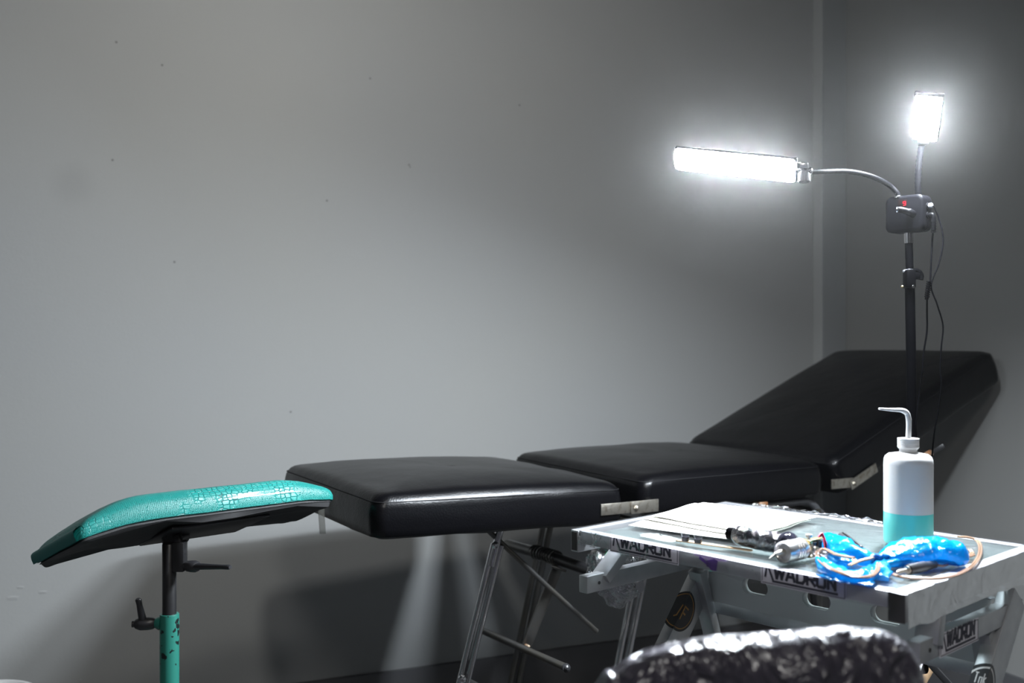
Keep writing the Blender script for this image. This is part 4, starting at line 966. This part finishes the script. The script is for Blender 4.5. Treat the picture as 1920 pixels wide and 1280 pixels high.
sp = smoothpath([bb+UP*(zC-.005), at(1704, 800, Yb), at(1703.5, 785, Yb), at(1700, 774, Yb), at(1690, 769, Yb-.004), at(1672, 768, Yb-.008), at(1648, 766, Yb-.014)], 7)
bm = B(); tube(bm, sp, [.0042]*26+[.0040-.0023*k/(len(sp)-27) for k in range(len(sp)-26)], 16); obj('spout', bm, M['bottle'], cap)

# ================================================================= near wrapped chair back
YC = .95
chair = thing('film_wrapped_chair', 'blurred black chair back wrapped in shiny crumpled clear film, nearest the camera', 'chair', V((.25, 1.02, 0)))
prof_px = [(1120, 1290), (1150, 1262), (1190, 1238), (1240, 1217), (1310, 1202), (1390, 1193), (1480, 1187), (1570, 1184), (1640, 1188), (1690, 1199), (1722, 1226), (1738, 1262), (1744, 1300)]
P_ = [at(x, y, YC) for x, y in prof_px]; xL, xR = P_[0].x-.02, P_[-1].x; zLow = .56
Pm = smoothpath([V((xL-.03, YC, zLow+.02)), V((xL-.035, YC, zLow+.16))]+P_+[V((xR+.004, YC, zLow+.14)), V((xR-.02, YC, zLow+.02))], 5)
bm = B(); cx_ = (xL+xR)/2; czc = (zLow+P_[7].z)/2; loops = []
def cring(sc, dy, add=0):
    r = []
    for p in Pm:
        q = V((cx_+(p.x-cx_)*sc, YC+dy, czc+(p.z-czc)*sc)); q.y += .35*(q.x-cx_)**2
        nn = noise.noise(q*18)*.004+noise.noise(q*45)*.002; q += V((nn*.6, nn, nn*.6)); r.append(bm.verts.new(q))
    loops.append(r)
for sc, dy in ((.05, -.028), (.3, -.028), (.55, -.027), (.75, -.026), (.88, -.023), (.95, -.016), (.99, -.006), (1, .006), (.99, .018), (.95, .028), (.85, .034), (.5, .036), (.05, .036)): cring(sc, dy)
n_ = len(Pm)
for A_, B_ in zip(loops, loops[1:]):
    for k in range(n_): bm.faces.new((A_[k], A_[(k+1) % n_], B_[(k+1) % n_], B_[k]))
bm.faces.new(loops[0]); bm.faces.new(loops[-1][::-1]); bk = obj('backrest', bm, M['chair'], chair)
md = bk.modifiers.new('s', 'SUBSURF'); md.levels = md.render_levels = 1
bm = B(); cushion(bm, V((.22, 1.22, .455)), V((1, 0, 0)), V((0, 1, 0)), UP, .40, .38, .06, .08, .02, .012); obj('seat', bm, M['chair'], chair)
bm = B(); tube(bm, smoothpath([V((.2, 1.15, .44)), V((.2, 1.03, .43)), V((.2, 1.0, .5)), V((.2, .99, .62))], 6), .014, 14, flat=.6); obj('back_support', bm, M['blackmetal'], chair)
bm = B(); lathe(bm, V((.22, 1.22, .08)), UP, [(.03, 0), (.03, .16), (.018, .165), (.018, .37)], 20); obj('gas_column', bm, M['blackmetal'], chair)
for k in range(5):
    dd_ = V((math.cos(k*1.2566+.3), math.sin(k*1.2566+.3), 0)); c5 = V((.22, 1.22, 0))
    bm = B(); tube(bm, [c5+UP*.10, c5+dd_*.14+UP*.085, c5+dd_*.26+UP*.06], [.02, .015, .011], 12); lg = obj('base_arm', bm, M['blackplastic'], chair)
    bm = B(); sd_ = dd_.cross(UP); lathe(bm, c5+dd_*.26+UP*.025-sd_*.012, sd_, [(.02, 0), (.025, .004), (.025, .020), (.02, .024)], 20); obj('caster', bm, M['blackplastic'], lg)

# ================================================================= low clutter behind the table and at the far left
q1 = at(1752, 1236, 1.98); q0 = V((.56, 2.02, .006)); bm = B(); beam(bm, q0, q1, .026, .012, bev=.002)
tag(obj('wooden_stake', bm, M['wood'], None), 'pale wooden slat leaning under the tray table by the black tripod leg', 'wooden stake')
bn = V((-1.295, 2.42, 0))
wbin = thing('waste_bin', 'white plastic bin whose rim just shows at the lower left of the wall', 'bin', bn)
RB = .125; HB = at(0, 1307, 2.42).z
bm = B(); lathe(bm, bn, UP, [(RB*.8, 0), (RB*.98, HB-.012), (RB*.98, HB-.012), (RB*1.03, HB-.010), (RB*1.03, HB), (RB*.96, HB), (RB*.78, .01)], 40); obj('bin_body', bm, M['whitebin'], wbin)
